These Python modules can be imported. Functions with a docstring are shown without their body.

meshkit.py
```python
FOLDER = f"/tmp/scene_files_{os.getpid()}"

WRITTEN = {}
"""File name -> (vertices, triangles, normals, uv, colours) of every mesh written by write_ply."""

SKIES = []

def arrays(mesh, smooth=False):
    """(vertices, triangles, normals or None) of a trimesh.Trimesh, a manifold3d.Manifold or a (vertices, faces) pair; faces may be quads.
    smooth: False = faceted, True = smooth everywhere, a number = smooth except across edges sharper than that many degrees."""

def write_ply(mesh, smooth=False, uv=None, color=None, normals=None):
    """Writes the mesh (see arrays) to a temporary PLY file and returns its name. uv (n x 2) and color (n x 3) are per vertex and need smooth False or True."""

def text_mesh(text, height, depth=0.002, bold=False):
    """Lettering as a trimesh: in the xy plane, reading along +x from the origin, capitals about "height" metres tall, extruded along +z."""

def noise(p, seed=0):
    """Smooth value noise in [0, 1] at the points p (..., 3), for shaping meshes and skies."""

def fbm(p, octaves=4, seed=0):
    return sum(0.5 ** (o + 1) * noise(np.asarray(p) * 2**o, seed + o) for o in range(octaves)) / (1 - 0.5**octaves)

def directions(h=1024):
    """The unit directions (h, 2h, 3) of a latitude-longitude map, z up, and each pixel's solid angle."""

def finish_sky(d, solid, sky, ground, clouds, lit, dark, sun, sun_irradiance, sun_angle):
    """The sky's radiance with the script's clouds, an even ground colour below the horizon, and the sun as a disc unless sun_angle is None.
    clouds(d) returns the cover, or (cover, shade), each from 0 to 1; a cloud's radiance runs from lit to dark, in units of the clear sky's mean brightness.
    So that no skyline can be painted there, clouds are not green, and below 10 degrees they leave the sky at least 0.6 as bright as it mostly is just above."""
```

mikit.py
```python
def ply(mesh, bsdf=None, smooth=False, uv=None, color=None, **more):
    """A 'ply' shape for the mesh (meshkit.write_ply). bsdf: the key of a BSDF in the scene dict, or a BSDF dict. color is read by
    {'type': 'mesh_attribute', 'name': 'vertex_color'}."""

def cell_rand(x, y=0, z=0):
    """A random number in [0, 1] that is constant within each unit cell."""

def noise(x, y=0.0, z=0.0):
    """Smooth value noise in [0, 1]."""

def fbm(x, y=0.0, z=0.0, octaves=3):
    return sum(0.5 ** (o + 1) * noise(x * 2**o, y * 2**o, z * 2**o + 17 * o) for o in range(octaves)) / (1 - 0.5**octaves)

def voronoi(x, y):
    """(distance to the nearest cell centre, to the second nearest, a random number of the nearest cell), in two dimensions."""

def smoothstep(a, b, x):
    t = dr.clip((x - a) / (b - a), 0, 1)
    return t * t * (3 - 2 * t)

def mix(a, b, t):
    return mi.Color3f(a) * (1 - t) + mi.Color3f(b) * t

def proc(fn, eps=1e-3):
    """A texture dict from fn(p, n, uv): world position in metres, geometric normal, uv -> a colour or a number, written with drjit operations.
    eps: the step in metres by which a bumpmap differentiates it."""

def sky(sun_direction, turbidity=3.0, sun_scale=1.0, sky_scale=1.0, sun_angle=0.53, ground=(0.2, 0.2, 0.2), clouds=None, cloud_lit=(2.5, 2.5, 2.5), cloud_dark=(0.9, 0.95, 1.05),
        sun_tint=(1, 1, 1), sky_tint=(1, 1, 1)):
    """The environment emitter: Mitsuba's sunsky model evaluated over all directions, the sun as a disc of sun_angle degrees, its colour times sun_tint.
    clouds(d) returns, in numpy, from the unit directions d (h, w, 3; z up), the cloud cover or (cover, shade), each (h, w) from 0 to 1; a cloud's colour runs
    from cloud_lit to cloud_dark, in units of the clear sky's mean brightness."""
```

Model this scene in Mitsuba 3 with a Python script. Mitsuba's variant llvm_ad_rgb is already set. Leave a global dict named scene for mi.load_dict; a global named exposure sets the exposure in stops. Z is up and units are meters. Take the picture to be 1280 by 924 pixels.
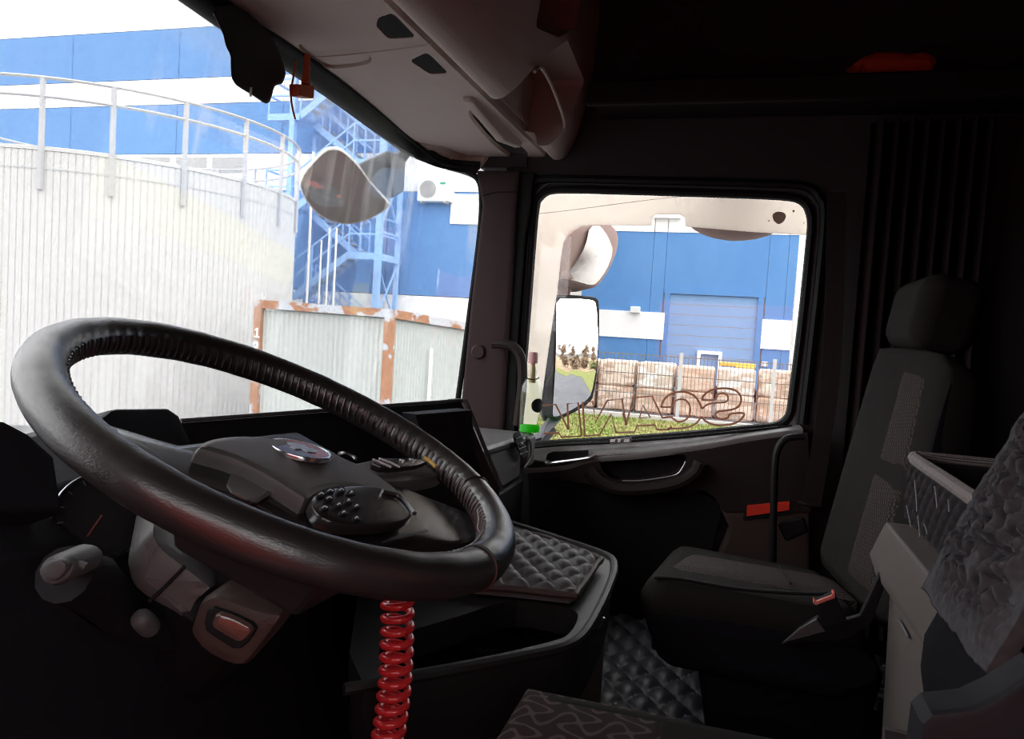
import math, random
import numpy as np, trimesh, mitsuba as mi, mikit, meshkit
import drjit as dr
import manifold3d as m3
import mapbox_earcut as earcut

random.seed(7); RNG = np.random.default_rng(11)
scene, labels = {}, {}
T = mi.ScalarTransform4f

# ------------------------------------------------------------------ camera, sky, exposure
W, H, F = 1280, 924, 960.0
CAM = np.array([-1.06, 0.0, 2.45])
_y, _p, _r = np.radians([16.3, -3.0, 3.5])
FWD = np.array([math.cos(_y) * math.cos(_p), math.sin(_y) * math.cos(_p), math.sin(_p)])
_rt = np.cross(FWD, [0, 0, 1.0]); _rt /= np.linalg.norm(_rt)
_up = np.cross(_rt, FWD)
RGT = _rt * math.cos(_r) + _up * math.sin(_r)
UPV = -_rt * math.sin(_r) + _up * math.cos(_r)
scene['camera'] = {'type': 'perspective', 'fov': 2 * math.degrees(math.atan(W / 2 / F)), 'fov_axis': 'x', 'near_clip': 0.02, 'far_clip': 1000.0,
                   'to_world': T().look_at(origin=CAM.tolist(), target=(CAM + FWD).tolist(), up=UPV.tolist())}


def overcast(d):
    n = meshkit.fbm(d * np.array([3.0, 3.0, 7.0]) + 5.0, 4, 3)
    return np.ones(d.shape[:2]), np.clip((n - 0.35) * 1.6, 0, 0.8)


scene['sky'] = mikit.sky((0.3, 0.5, 0.8), turbidity=4.0, sun_scale=0.0, ground=(0.2, 0.2, 0.19), clouds=overcast, cloud_lit=(1.25, 1.25, 1.25), cloud_dark=(0.9, 0.92, 0.96))
exposure = 4.75


# ------------------------------------------------------------------ measuring: the point of a plane that a viewing ray meets
def ray(x, y): return FWD + RGT * ((x - 640) / F) - UPV * ((y - 462) / F)
def at(x, y, ax, v):
    d = ray(x, y); k = 'xyz'.index(ax)
    return CAM + d * ((v - CAM[k]) / d[k])
def pts(l, ax, v): return np.array([at(x, y, ax, v) for x, y in l])
def dep(x, y, D): return CAM + ray(x, y) * D
def onplane(x, y, o, n):
    d = ray(x, y); return CAM + d * (np.dot(np.asarray(o) - CAM, n) / np.dot(d, n))
def nrm(v): v = np.asarray(v, float); return v / np.linalg.norm(v)


# ------------------------------------------------------------------ mesh helpers, every mesh is (vertices, triangles)
def mf(m): m = m.to_mesh(); return np.array(m.vert_properties[:, :3], float), np.array(m.tri_verts, int)
def J(*ms):
    V, Fc, o = [], [], 0
    for v, f in ms: V.append(v); Fc.append(np.asarray(f) + o); o += len(v)
    return np.vstack(V), np.vstack(Fc)
def quads(q): q = np.asarray(q); return np.vstack([q[:, [0, 1, 2]], q[:, [0, 2, 3]]])
def move(m, d): return m[0] + np.asarray(d), m[1]
def rot(axis, deg, about=(0, 0, 0)):
    return trimesh.transformations.rotation_matrix(math.radians(deg), axis, about)
def tr(m, M): return m[0] @ M[:3, :3].T + M[:3, 3], m[1]
def box(lo, hi):
    m = trimesh.creation.box(bounds=[np.minimum(lo, hi), np.maximum(lo, hi)]); return np.array(m.vertices), np.array(m.faces)
_S = {}
def ball(n):
    if n not in _S:
        k = trimesh.creation.uv_sphere(1.0, count=[n, 2 * n]); _S[n] = np.array(k.vertices)
    return _S[n]
def hull(P, r=0.0, n=6):
    P = np.asarray(P, float)
    if r > 0: P = (P[:, None] + ball(n)[None] * r).reshape(-1, 3)
    return mf(m3.Manifold.hull_points(np.ascontiguousarray(P)))
def rbox(lo, hi, r=0.01, n=6):
    lo, hi = np.minimum(lo, hi).astype(float), np.maximum(lo, hi).astype(float); r = min(r, (hi - lo).min() * 0.499)
    a, b = lo + r, hi - r
    return hull([[x, y, z] for x in (a[0], b[0]) for y in (a[1], b[1]) for z in (a[2], b[2])], r, n)
def bar(a, b, w, h=None, up=(0, 0, 1)):
    a, b = np.asarray(a, float), np.asarray(b, float); h = h or w; d = nrm(b - a)
    if abs(np.dot(d, up)) > 0.98: up = (1, 0, 0)
    s = nrm(np.cross(d, up)); u = np.cross(s, d)
    c = [(-1, -1), (1, -1), (1, 1), (-1, 1)]
    V = np.array([p + s * w / 2 * i + u * h / 2 * j for p in (a, b) for i, j in c])
    return V, quads([[3, 2, 1, 0], [4, 5, 6, 7], [0, 1, 5, 4], [1, 2, 6, 5], [2, 3, 7, 6], [3, 0, 4, 7]])
def smooth_path(P, n=6, closed=False):
    P = np.asarray(P, float); k = len(P); out = []
    for i in range(k if closed else k - 1):
        g = lambda j: P[j % k] if closed else P[min(max(j, 0), k - 1)]
        p0, p1, p2, p3 = g(i - 1), g(i), g(i + 1), g(i + 2)
        for t in np.arange(n) / n:
            out.append(0.5 * (2 * p1 + (p2 - p0) * t + (2 * p0 - 5 * p1 + 4 * p2 - p3) * t * t + (3 * p1 - p0 - 3 * p2 + p3) * t ** 3))
    if not closed: out.append(P[-1])
    return np.array(out)
def chaikin(P, k=2, closed=True, q=0.22):
    P = np.asarray(P, float)
    for _ in range(k):
        N = np.roll(P, -1, 0); A, B = P * (1 - q) + N * q, P * q + N * (1 - q)
        C = np.empty((2 * len(P), P.shape[1])); C[0::2], C[1::2] = A, B
        P = C if closed else np.vstack([P[:1], C[1:-3], P[-1:]]) if len(P) > 2 else P
    return P
def tube(P, r, n=8, closed=False, flat=None):
    P = np.asarray(P, float); k = len(P)
    t = np.roll(P, -1, 0) - np.roll(P, 1, 0) if closed else np.gradient(P, axis=0)
    t /= np.linalg.norm(t, axis=1, keepdims=True) + 1e-12
    a = np.cross(t[0], [0, 0, 1.0] if abs(t[0][2]) < 0.9 else [1.0, 0, 0]); a = nrm(a); A = []
    for i in range(k):
        a = nrm(a - t[i] * np.dot(a, t[i])); A.append(a)
    A = np.array(A); B = np.cross(t, A); th = np.arange(n) * 2 * np.pi / n
    r = np.broadcast_to(np.asarray(r, float), (k,))[:, None, None]
    fl = flat or (1, 1)
    V = (P[:, None] + r * (np.cos(th)[None, :, None] * A[:, None] * fl[0] + np.sin(th)[None, :, None] * B[:, None] * fl[1])).reshape(-1, 3)
    q = [[i * n + j, i * n + (j + 1) % n, ((i + 1) % k) * n + (j + 1) % n, ((i + 1) % k) * n + j] for i in range(k if closed else k - 1) for j in range(n)]
    Fc = quads(q)
    if not closed:
        V = np.vstack([V, P[:1], P[-1:]]); c0, c1 = k * n, k * n + 1
        Fc = np.vstack([Fc, [[c0, (j + 1) % n, j] for j in range(n)], [[c1, (k - 1) * n + j, (k - 1) * n + (j + 1) % n] for j in range(n)]])
    return V, Fc
def grid(V, cu=False, cv=False):
    V = np.asarray(V, float); a, b = V.shape[:2]
    I, Jx = np.meshgrid(np.arange(a if cu else a - 1), np.arange(b if cv else b - 1), indexing='ij')
    I, Jx = I.ravel(), Jx.ravel(); i2, j2 = (I + 1) % a, (Jx + 1) % b
    return V.reshape(-1, 3), quads(np.stack([I * b + Jx, i2 * b + Jx, i2 * b + j2, I * b + j2], 1))
def sheet(V, d):
    """a sheet of thickness d (vector or per-point array) behind the grid V"""
    V = np.asarray(V, float); B = V + np.asarray(d); a, b = V.shape[:2]
    v1, f1 = grid(V); v2, f2 = grid(B); o = len(v1)
    rim = [(i, 0) for i in range(a)] + [(a - 1, j) for j in range(1, b)] + [(i, b - 1) for i in range(a - 2, -1, -1)] + [(0, j) for j in range(b - 2, 0, -1)]
    R = [i * b + j for i, j in rim]; k = len(R)
    fs = quads([[R[i], R[(i + 1) % k], R[(i + 1) % k] + o, R[i] + o] for i in range(k)])
    return np.vstack([v1, v2]), np.vstack([f1, f2[:, ::-1] + 0 + o, fs[:, ::-1]])
def lathe(prof, c=(0, 0, 0), axis=(0, 0, 1), n=20):
    prof = np.asarray(prof, float); z = nrm(axis); a = nrm(np.cross([1, 0.01, 0] if abs(z[0]) < 0.9 else [0, 1, 0], z)); b = np.cross(z, a)
    th = np.arange(n) * 2 * np.pi / n
    V = np.array([[np.asarray(c) + z * h + r * (a * math.cos(t) + b * math.sin(t)) for t in th] for r, h in prof])
    return grid(V, False, True)
def frame_of(P):
    P = np.asarray(P, float); n = np.zeros(3)
    for i in range(len(P)): n += np.cross(P[i] - P[0], P[(i + 1) % len(P)] - P[0])
    n = nrm(n); u = nrm(P[1] - P[0] - n * np.dot(P[1] - P[0], n)); return u, np.cross(n, u), n
def slab(P, d, bevel=0.0, rnd=0, both=True):
    """the polygon P (n x 3) as a plate that goes from P along the vector d, with its front (and back) edge bevelled"""
    P = np.asarray(P, float)
    if rnd: P = chaikin(P, rnd)
    u, v, n = frame_of(P); o = P[0]; d = np.asarray(d, float)
    Q = np.stack([(P - o) @ u, (P - o) @ v], 1)
    e1 = Q - np.roll(Q, 1, 0); e2 = np.roll(Q, -1, 0) - Q
    n1 = np.stack([-e1[:, 1], e1[:, 0]], 1); n2 = np.stack([-e2[:, 1], e2[:, 0]], 1)
    n1 /= np.linalg.norm(n1, axis=1, keepdims=True) + 1e-9; n2 /= np.linalg.norm(n2, axis=1, keepdims=True) + 1e-9
    m = n1 + n2; m /= np.maximum((m * n1).sum(1, keepdims=True), 0.5)
    inn = m[:, :1] * u + m[:, 1:] * v
    L = np.linalg.norm(d); k = len(P)
    if bevel: rings = [P + inn * bevel, P + inn * bevel * 0.3 + d * (bevel * 0.3 / L), P + d * (bevel / L)] + ([P + d * (1 - bevel / L), P + inn * bevel + d] if both else [P + d])
    else: rings = [P, P + d]
    tri = earcut.triangulate_float64(np.ascontiguousarray(Q), np.array([k], np.uint32)).reshape(-1, 3).astype(int)
    V = np.vstack(rings); Fc = [tri]
    for i in range(len(rings) - 1):
        Fc.append(quads([[i * k + j, i * k + (j + 1) % k, (i + 1) * k + (j + 1) % k, (i + 1) * k + j] for j in range(k)]))
    Fc.append(tri[:, ::-1] + (len(rings) - 1) * k); Fc = np.vstack(Fc)
    vol = np.einsum('ij,ij->i', V[Fc[:, 0]], np.cross(V[Fc[:, 1]], V[Fc[:, 2]])).sum()
    t = trimesh.Trimesh(V, Fc, process=False); t.fix_normals(); return np.array(t.vertices), np.array(t.faces)
def plate(outer, holes, d):
    """a flat plate with holes: 3-D outlines in one plane, extruded along d"""
    u, v, n = frame_of(outer); o = np.asarray(outer[0], float); d = np.asarray(d, float)
    f2 = lambda P: np.stack([(np.asarray(P) - o) @ u, (np.asarray(P) - o) @ v], 1)
    R = [f2(outer)] + [f2(h) for h in holes]; Q = np.ascontiguousarray(np.vstack(R)); ends = np.cumsum([len(r) for r in R]).astype(np.uint32)
    tri = earcut.triangulate_float64(Q, ends).reshape(-1, 3).astype(int)
    P = o + Q[:, :1] * u + Q[:, 1:] * v; k = len(P); Fc = [tri, tri[:, ::-1] + k]; s = 0
    for r in R:
        m = len(r); Fc.append(quads([[s + j, s + (j + 1) % m, s + (j + 1) % m + k, s + j + k] for j in range(m)])); s += m
    t = trimesh.Trimesh(np.vstack([P, P + d]), np.vstack(Fc), process=False); t.fix_normals(); return np.array(t.vertices), np.array(t.faces)
def fbmv(P, s, o=3, seed=0): return meshkit.fbm(np.asarray(P) * s, o, seed)


USED = {}
def name(k):
    if k not in scene and k not in USED: USED[k] = 0; return k
    while True:
        USED[k] = USED.get(k, 0) + 1; n = f'{k}_{USED[k]:03d}'
        if n not in scene and n not in USED: USED[n] = 0; return n
def obj(key, mesh, bsdf, parent=None, smooth=30, label=None, cat=None, group=None, kind=None, **kw):
    k = name(f'{parent}__{key}' if parent else key)
    scene[k] = mikit.ply(mesh, bsdf, smooth=smooth, **kw); tag(k, label, cat, group, kind); return k
def tag(k, label=None, cat=None, group=None, kind=None):
    d = {a: b for a, b in (('label', label), ('category', cat), ('group', group), ('kind', kind)) if b}
    if d: labels[k] = {**labels.get(k, {}), **d}
def thing(key, label, cat, group=None, kind=None):
    k = name(key); tag(k, label, cat, group, kind); return k


# ------------------------------------------------------------------ materials
def rgb(c): return {'type': 'rgb', 'value': list(map(float, c))}
def mat(key, c, rough=0.6, spec=0.5, metal=0.0, **kw):
    col = c if isinstance(c, dict) else rgb(c)
    scene[key] = {'type': 'twosided', 'bsdf': {'type': 'principled', 'base_color': col, 'roughness': rough, 'specular': spec, 'metallic': metal, **kw}}
N, FB, SM, MX = mikit.noise, mikit.fbm, mikit.smoothstep, mikit.mix
def bumped(key, c, rough, spec, fn, scale, eps=1e-3, **kw):
    col = c if isinstance(c, dict) else rgb(c)
    scene[key] = {'type': 'twosided', 'bsdf': {'type': 'bumpmap', 'arbitrary': mikit.proc(fn, eps), 'scale': scale,
                  'nested': {'type': 'principled', 'base_color': col, 'roughness': rough, 'specular': spec, **kw}}}

mat('black', (0.010, 0.010, 0.011), 0.7, 0.2)
mat('rubber', (0.007, 0.007, 0.008), 0.5, 0.3)
mat('shell', (0.050, 0.046, 0.048), 0.9, 0.08)
mat('dash_black', (0.012, 0.012, 0.0145), 0.6, 0.2)
mat('frame_black', (0.012, 0.0115, 0.012), 0.5, 0.3)
mat('dash_grey', (0.082, 0.079, 0.081), 0.5, 0.45)
mat('wheel_grey', (0.105, 0.095, 0.093), 0.5, 0.5)
mat('gloss_dark', (0.022, 0.018, 0.019), 0.22, 0.55)
mat('gloss_grey', (0.15, 0.135, 0.13), 0.25, 0.6)
mat('rocker', (0.10, 0.055, 0.045), 0.12, 0.8)
mat('pillar', (0.036, 0.019, 0.020), 0.6, 0.2)
mat('door_trim', (0.021, 0.014, 0.013), 0.6, 0.2)
mat('door_dark', (0.012, 0.012, 0.0135), 0.75, 0.15)
mat('sill', (0.16, 0.15, 0.15), 0.4, 0.5)
mat('console', (0.52, 0.44, 0.395), 0.6, 0.35)
mat('grille_black', (0.012, 0.011, 0.011), 0.7, 0.1)
mat('box_grey', (0.125, 0.108, 0.100), 0.6, 0.2)
mat('chrome', (0.75, 0.75, 0.76), 0.18, 0.5, 1.0)
mat('steel', (0.32, 0.32, 0.34), 0.35, 0.5, 1.0)
mat('icon', (0.75, 0.74, 0.74), 0.5)
mat('red_plastic', (0.62, 0.035, 0.03), 0.32, 0.5)
mat('red_reflector', (0.75, 0.05, 0.03), 0.3, 0.5)
mat('hose_red', (0.55, 0.025, 0.03), 0.25, 0.6)
mat('buckle_red', (0.80, 0.22, 0.19), 0.4, 0.5)
mat('red_cloth', (0.55, 0.06, 0.025), 0.9, 0.1)
mat('bounce_red', (0.66, 0.055, 0.035), 0.8, 0.2)  # red of the added blanket that bounces light into the cab
mat('orange_plug', (0.50, 0.10, 0.035), 0.5, 0.4)
mat('belt', (0.016, 0.009, 0.009), 0.7, 0.2)
mat('belt_red', (0.16, 0.012, 0.01), 0.5)
mat('brown_trim', (0.050, 0.030, 0.026), 0.6, 0.35)
mat('seat_black', (0.011, 0.011, 0.014), 0.9, 0.05)
mat('piping', mikit.proc(lambda p, n, uv: MX((0.34, 0.30, 0.29), (0.12, 0.10, 0.10), SM(0.45, 0.6, dr.abs(dr.sin((p.x + p.z) * 600.0))))), 0.8, 0.2)
mat('thread', (0.42, 0.40, 0.40), 0.8, 0.2)
mat('seam_grey', (0.07, 0.07, 0.075), 0.8, 0.2)
mat('quilt', (0.020, 0.017, 0.019), 0.7, 0.15)
mat('quilt_mat', (0.040, 0.043, 0.052), 0.45, 0.5)
mat('quilt_pad', (0.075, 0.072, 0.072), 0.55, 0.45)
mat('curtain', (0.026, 0.017, 0.018), 0.9, 0.05)
mat('cap_pink', (0.62, 0.33, 0.33), 0.5)
mat('cork', (0.55, 0.40, 0.22), 0.8)
mat('emblem_blue', (0.03, 0.03, 0.10), 0.3)
mat('emblem_red', (0.25, 0.035, 0.05), 0.3)
mat('yellow_thread', (0.65, 0.42, 0.10), 0.6)
bumped('leather', (0.018, 0.014, 0.014), 0.36, 0.9, lambda p, n, uv: FB(p.x * 700.0, p.y * 700.0, p.z * 700.0, 2), 0.0002, 2e-4, clearcoat=0.7, clearcoat_gloss=0.55)
bumped('seat_plain', (0.018, 0.0165, 0.015), 0.85, 0.08, lambda p, n, uv: N(p.x * 700.0, p.y * 700.0, p.z * 700.0), 0.0005, 3e-4)


def weave(p, n, uv):
    a = dr.sin(p.x * 620.0 + dr.sin(p.z * 420.0 + p.y * 300.0) * 1.3) * dr.sin((p.z + p.y * 0.8) * 560.0)
    return MX((0.013, 0.011, 0.010), (0.070, 0.052, 0.044), SM(-0.2, 0.5, a))


mat('seat_weave', mikit.proc(weave), 0.85, 0.2)


def puzzle(p, n, uv):
    u, v = p.x * 62.0, p.y * 62.0
    a = dr.abs(dr.sin(u + 1.1 * dr.sin(v * 2.0)) * dr.cos(v + 1.1 * dr.sin(u * 2.0)))
    return MX((0.085, 0.062, 0.058), (0.026, 0.013, 0.013), SM(0.12, 0.26, a))


mat('seat_puzzle', mikit.proc(puzzle), 0.85, 0.2)
mat('fur', mikit.proc(lambda p, n, uv: MX((0.040, 0.040, 0.045), (0.085, 0.083, 0.088), FB(p.x * 120.0, p.y * 120.0, p.z * 120.0, 3))), 0.8, 0.15)
mat('seat_insert', (0.32, 0.09, 0.055), 0.8, 0.2)
# outside
mat('white_paint', mikit.proc(lambda p, n, uv: MX((0.88, 0.87, 0.85), (0.80, 0.78, 0.75), FB(p.x * 1.3, p.y * 1.3, p.z * 0.5, 3))), 0.6, 0.3)
mat('blue_paint', mikit.proc(lambda p, n, uv: MX((0.075, 0.21, 0.47), (0.11, 0.26, 0.52), FB(p.x * 0.9, p.y * 0.9, p.z * 0.3, 3))), 0.55, 0.35)
mat('shutter_blue', (0.20, 0.34, 0.56), 0.5, 0.35)
mat('stair_blue', (0.26, 0.44, 0.74), 0.5, 0.35)
mat('galv', (0.42, 0.42, 0.43), 0.5, 0.4)
mat('fence_wire', (0.16, 0.14, 0.13), 0.6, 0.3)
mat('galv_white', (0.70, 0.70, 0.69), 0.5, 0.4)
mat('tank_white', mikit.proc(lambda p, n, uv: MX((0.50, 0.495, 0.48), (0.56, 0.55, 0.535), FB(p.x * 0.7, p.y * 0.7, p.z * 0.35, 3))), 0.6, 0.3)
mat('container_white', mikit.proc(lambda p, n, uv: MX((0.52, 0.545, 0.52), (0.44, 0.47, 0.45), FB(p.x * 2.0, p.y * 2.0, p.z * 1.0, 3))), 0.6, 0.3)


def rusty(p, n, uv):
    k = FB(p.x * 3.0, p.y * 3.0, p.z * 3.0, 4)
    return MX(MX((0.30, 0.12, 0.06), (0.42, 0.22, 0.12), FB(p.x * 14.0, p.y * 14.0, p.z * 14.0, 2)), (0.45, 0.48, 0.52), SM(0.52, 0.60, k))


mat('rust', mikit.proc(rusty), 0.8, 0.2)
mat('ac_grey', (0.36, 0.35, 0.34), 0.6)
mat('green_mark', (0.02, 0.32, 0.20), 0.6)
mat('concrete', (0.42, 0.40, 0.37), 0.9, 0.2)
mat('asphalt', mikit.proc(lambda p, n, uv: MX((0.090, 0.090, 0.097), (0.14, 0.14, 0.145), FB(p.x * 1.2, p.y * 1.2, p.z, 4))), 0.85, 0.25)
mat('grass_soil', mikit.proc(lambda p, n, uv: MX((0.17, 0.21, 0.055), (0.28, 0.26, 0.11), SM(0.4, 0.65, FB(p.x * 1.1, p.y * 1.1, 0.0, 4)))), 0.95, 0.1)
mat('grass_blade', mikit.proc(lambda p, n, uv: MX((0.18, 0.24, 0.055), (0.31, 0.29, 0.12), SM(0.35, 0.7, FB(p.x * 0.9, p.y * 0.9, 3.0, 4)))), 0.8, 0.2)
mat('verge_grass', (0.17, 0.18, 0.06), 0.95, 0.1)
mat('dry_field', (0.30, 0.22, 0.14), 0.95, 0.1)
mat('bush_brown', (0.34, 0.25, 0.17), 0.9, 0.1)
mat('bush_green', (0.24, 0.26, 0.12), 0.9, 0.1)
mat('twig', (0.13, 0.105, 0.085), 0.9, 0.1)
for i, (a, b) in enumerate((((0.52, 0.35, 0.25), (0.66, 0.49, 0.38)), ((0.80, 0.74, 0.68), (0.56, 0.45, 0.36)), ((0.46, 0.31, 0.22), (0.72, 0.58, 0.48)))):
    mat(f'bale_{i}', mikit.proc(lambda p, n, uv, a=a, b=b: MX(a, b, SM(0.38, 0.62, FB(p.y * 3.0, p.z * 9.0, p.x * 3.0, 4)))), 0.5, 0.5)
mat('loader_yellow', (0.70, 0.42, 0.07), 0.5)
mat('mirror_shell', (0.62, 0.59, 0.56), 0.45, 0.5)
mat('mirror_dark', (0.055, 0.06, 0.066), 0.5, 0.4)
mat('mirror_brown', (0.48, 0.32, 0.27), 0.5, 0.4)
mat('cab_paint', (0.55, 0.54, 0.52), 0.35, 0.5)
scene['mirror_glass'] = {'type': 'twosided', 'bsdf': {'type': 'conductor', 'specular_reflectance': rgb((0.86, 0.87, 0.88))}}
scene['mirror_smoke'] = {'type': 'twosided', 'bsdf': {'type': 'roughconductor', 'alpha': 0.12, 'specular_reflectance': rgb((0.40, 0.375, 0.35))}}
scene['pane'] = {'type': 'thindielectric', 'int_ior': 1.5, 'ext_ior': 1.0}


def dirt(p, n, uv):
    """dried wash streaks that run down the windscreen, and the wiper's unswept border"""
    s = FB(p.x * 26.0, p.y * 26.0, p.z * 2.2, 3)
    k = SM(0.50, 0.78, s) * SM(0.35, 0.65, FB(p.x * 5.0, p.y * 3.0, p.z * 2.0, 2)) * 0.34
    b = SM(2.85, 2.90, p.z + 0.03 * FB(p.x * 9.0, p.y * 9.0, p.z * 9.0, 2)) * (0.35 + 0.4 * FB(p.x * 60.0, p.y * 60.0, p.z * 60.0, 2))
    return dr.clip(0.06 + k + b * 0.25, 0, 0.6)


scene['windscreen_glass'] = {'type': 'blendbsdf', 'weight': mikit.proc(dirt), 'bsdf_0': {'type': 'thindielectric', 'int_ior': 1.5, 'ext_ior': 1.0},
                             'bsdf_1': {'type': 'principledthin', 'base_color': rgb((0.85, 0.85, 0.83)), 'roughness': 0.9, 'diff_trans': 1.2}}
scene['milky'] = {'type': 'principledthin', 'base_color': rgb((0.95, 0.89, 0.82)), 'roughness': 0.7, 'diff_trans': 1.8}
scene['bottle_glass'] = {'type': 'thindielectric', 'int_ior': 1.5, 'ext_ior': 1.0, 'specular_transmittance': rgb((0.92, 0.97, 0.90))}
scene['green_liquid'] = {'type': 'principledthin', 'base_color': rgb((0.10, 0.75, 0.06)), 'roughness': 0.3, 'diff_trans': 1.5}
scene['label_film'] = {'type': 'principledthin', 'base_color': rgb((0.55, 0.34, 0.25)), 'roughness': 0.7, 'diff_trans': 1.1}

# ------------------------------------------------------------------ the ground and the world outside
obj('ground', box((-140, -150, -0.3), (140, 140, 0.0)), 'asphalt', label='grey asphalt yard around the truck', kind='structure')
XF = 21.44
def AF(x, y, dx=0.0): return at(x, y, 'x', XF - dx)

# near warehouse: cladding bands of white and blue, cut into panels
w = thing('warehouse', 'tall warehouse with blue and white cladding bands behind the tank and stair tower', 'building')
Y0, Y1 = 7.0, 43.0
bands = [(0.0, 3.33, 'white_paint'), (3.33, 6.58, 'blue_paint'), (6.58, 7.8, 'white_paint'), (7.8, 9.5, 'blue_paint'), (9.5, 10.38, 'white_paint'), (10.38, 12.08, 'blue_paint'), (12.08, 14.6, 'white_paint')]
cuts = [Y0, 11.0, 15.0, 19.2, AF(91, 70)[1], 28.6, 35.5, Y1]
for z0, z1, m in bands:
    for a, b in zip(cuts[:-1], cuts[1:]):
        obj('wall_panel', box((XF, a + 0.012, z0 + 0.01), (XF + 0.12, b - 0.012, z1 - 0.01)), m, w)
obj('wall_core', box((XF + 0.1, Y0 + 0.02, 0), (XF + 12, Y1, 14.5)), 'concrete', w)
p0, p1 = AF(565, 243), AF(600, 281)
obj('white_board', box((XF - 0.05, p1[1] - 0.5, p1[2]), (XF, p0[1], p0[2])), 'white_paint', w)
for xa, xb in ((148, 212), (221, 258), (266, 304)):
    a, b = AF(xa, 197), AF(xb, 216); obj('louvre_panel', box((XF - 0.03, b[1], b[2]), (XF, a[1], a[2])), 'concrete', w)

# air conditioner
ac = thing('air_conditioner', 'white air conditioner unit hanging high on the blue warehouse wall', 'air conditioner')
a, b = AF(523, 222, 0.3), AF(562, 252, 0.3); cy, cz = (a[1] + b[1]) / 2, (a[2] + b[2]) / 2; wy, hz = abs(a[1] - b[1]), abs(a[2] - b[2])
obj('case', rbox((XF - 0.34, cy - wy / 2, cz - hz / 2), (XF - 0.02, cy + wy / 2, cz + hz / 2), 0.03), 'white_paint', ac)
fan = np.array([XF - 0.35, cy + wy * 0.17, cz])
obj('fan_grille', J(*[lathe([(r, 0), (r + 0.012, 0.012), (r + 0.024, 0)], fan, (-1, 0, 0), 24) for r in (0.05, 0.1, 0.15, 0.2, 0.25)]), 'ac_grey', ac)
obj('fan_disc', lathe([(0.001, 0.0), (0.27, 0.0), (0.27, -0.01), (0.001, -0.01)], fan, (-1, 0, 0), 24), 'ac_grey', ac)
obj('badge', box((XF - 0.355, cy - wy * 0.36, cz + hz * 0.22), (XF - 0.34, cy - wy * 0.2, cz + hz * 0.30)), 'green_mark', ac)
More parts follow.
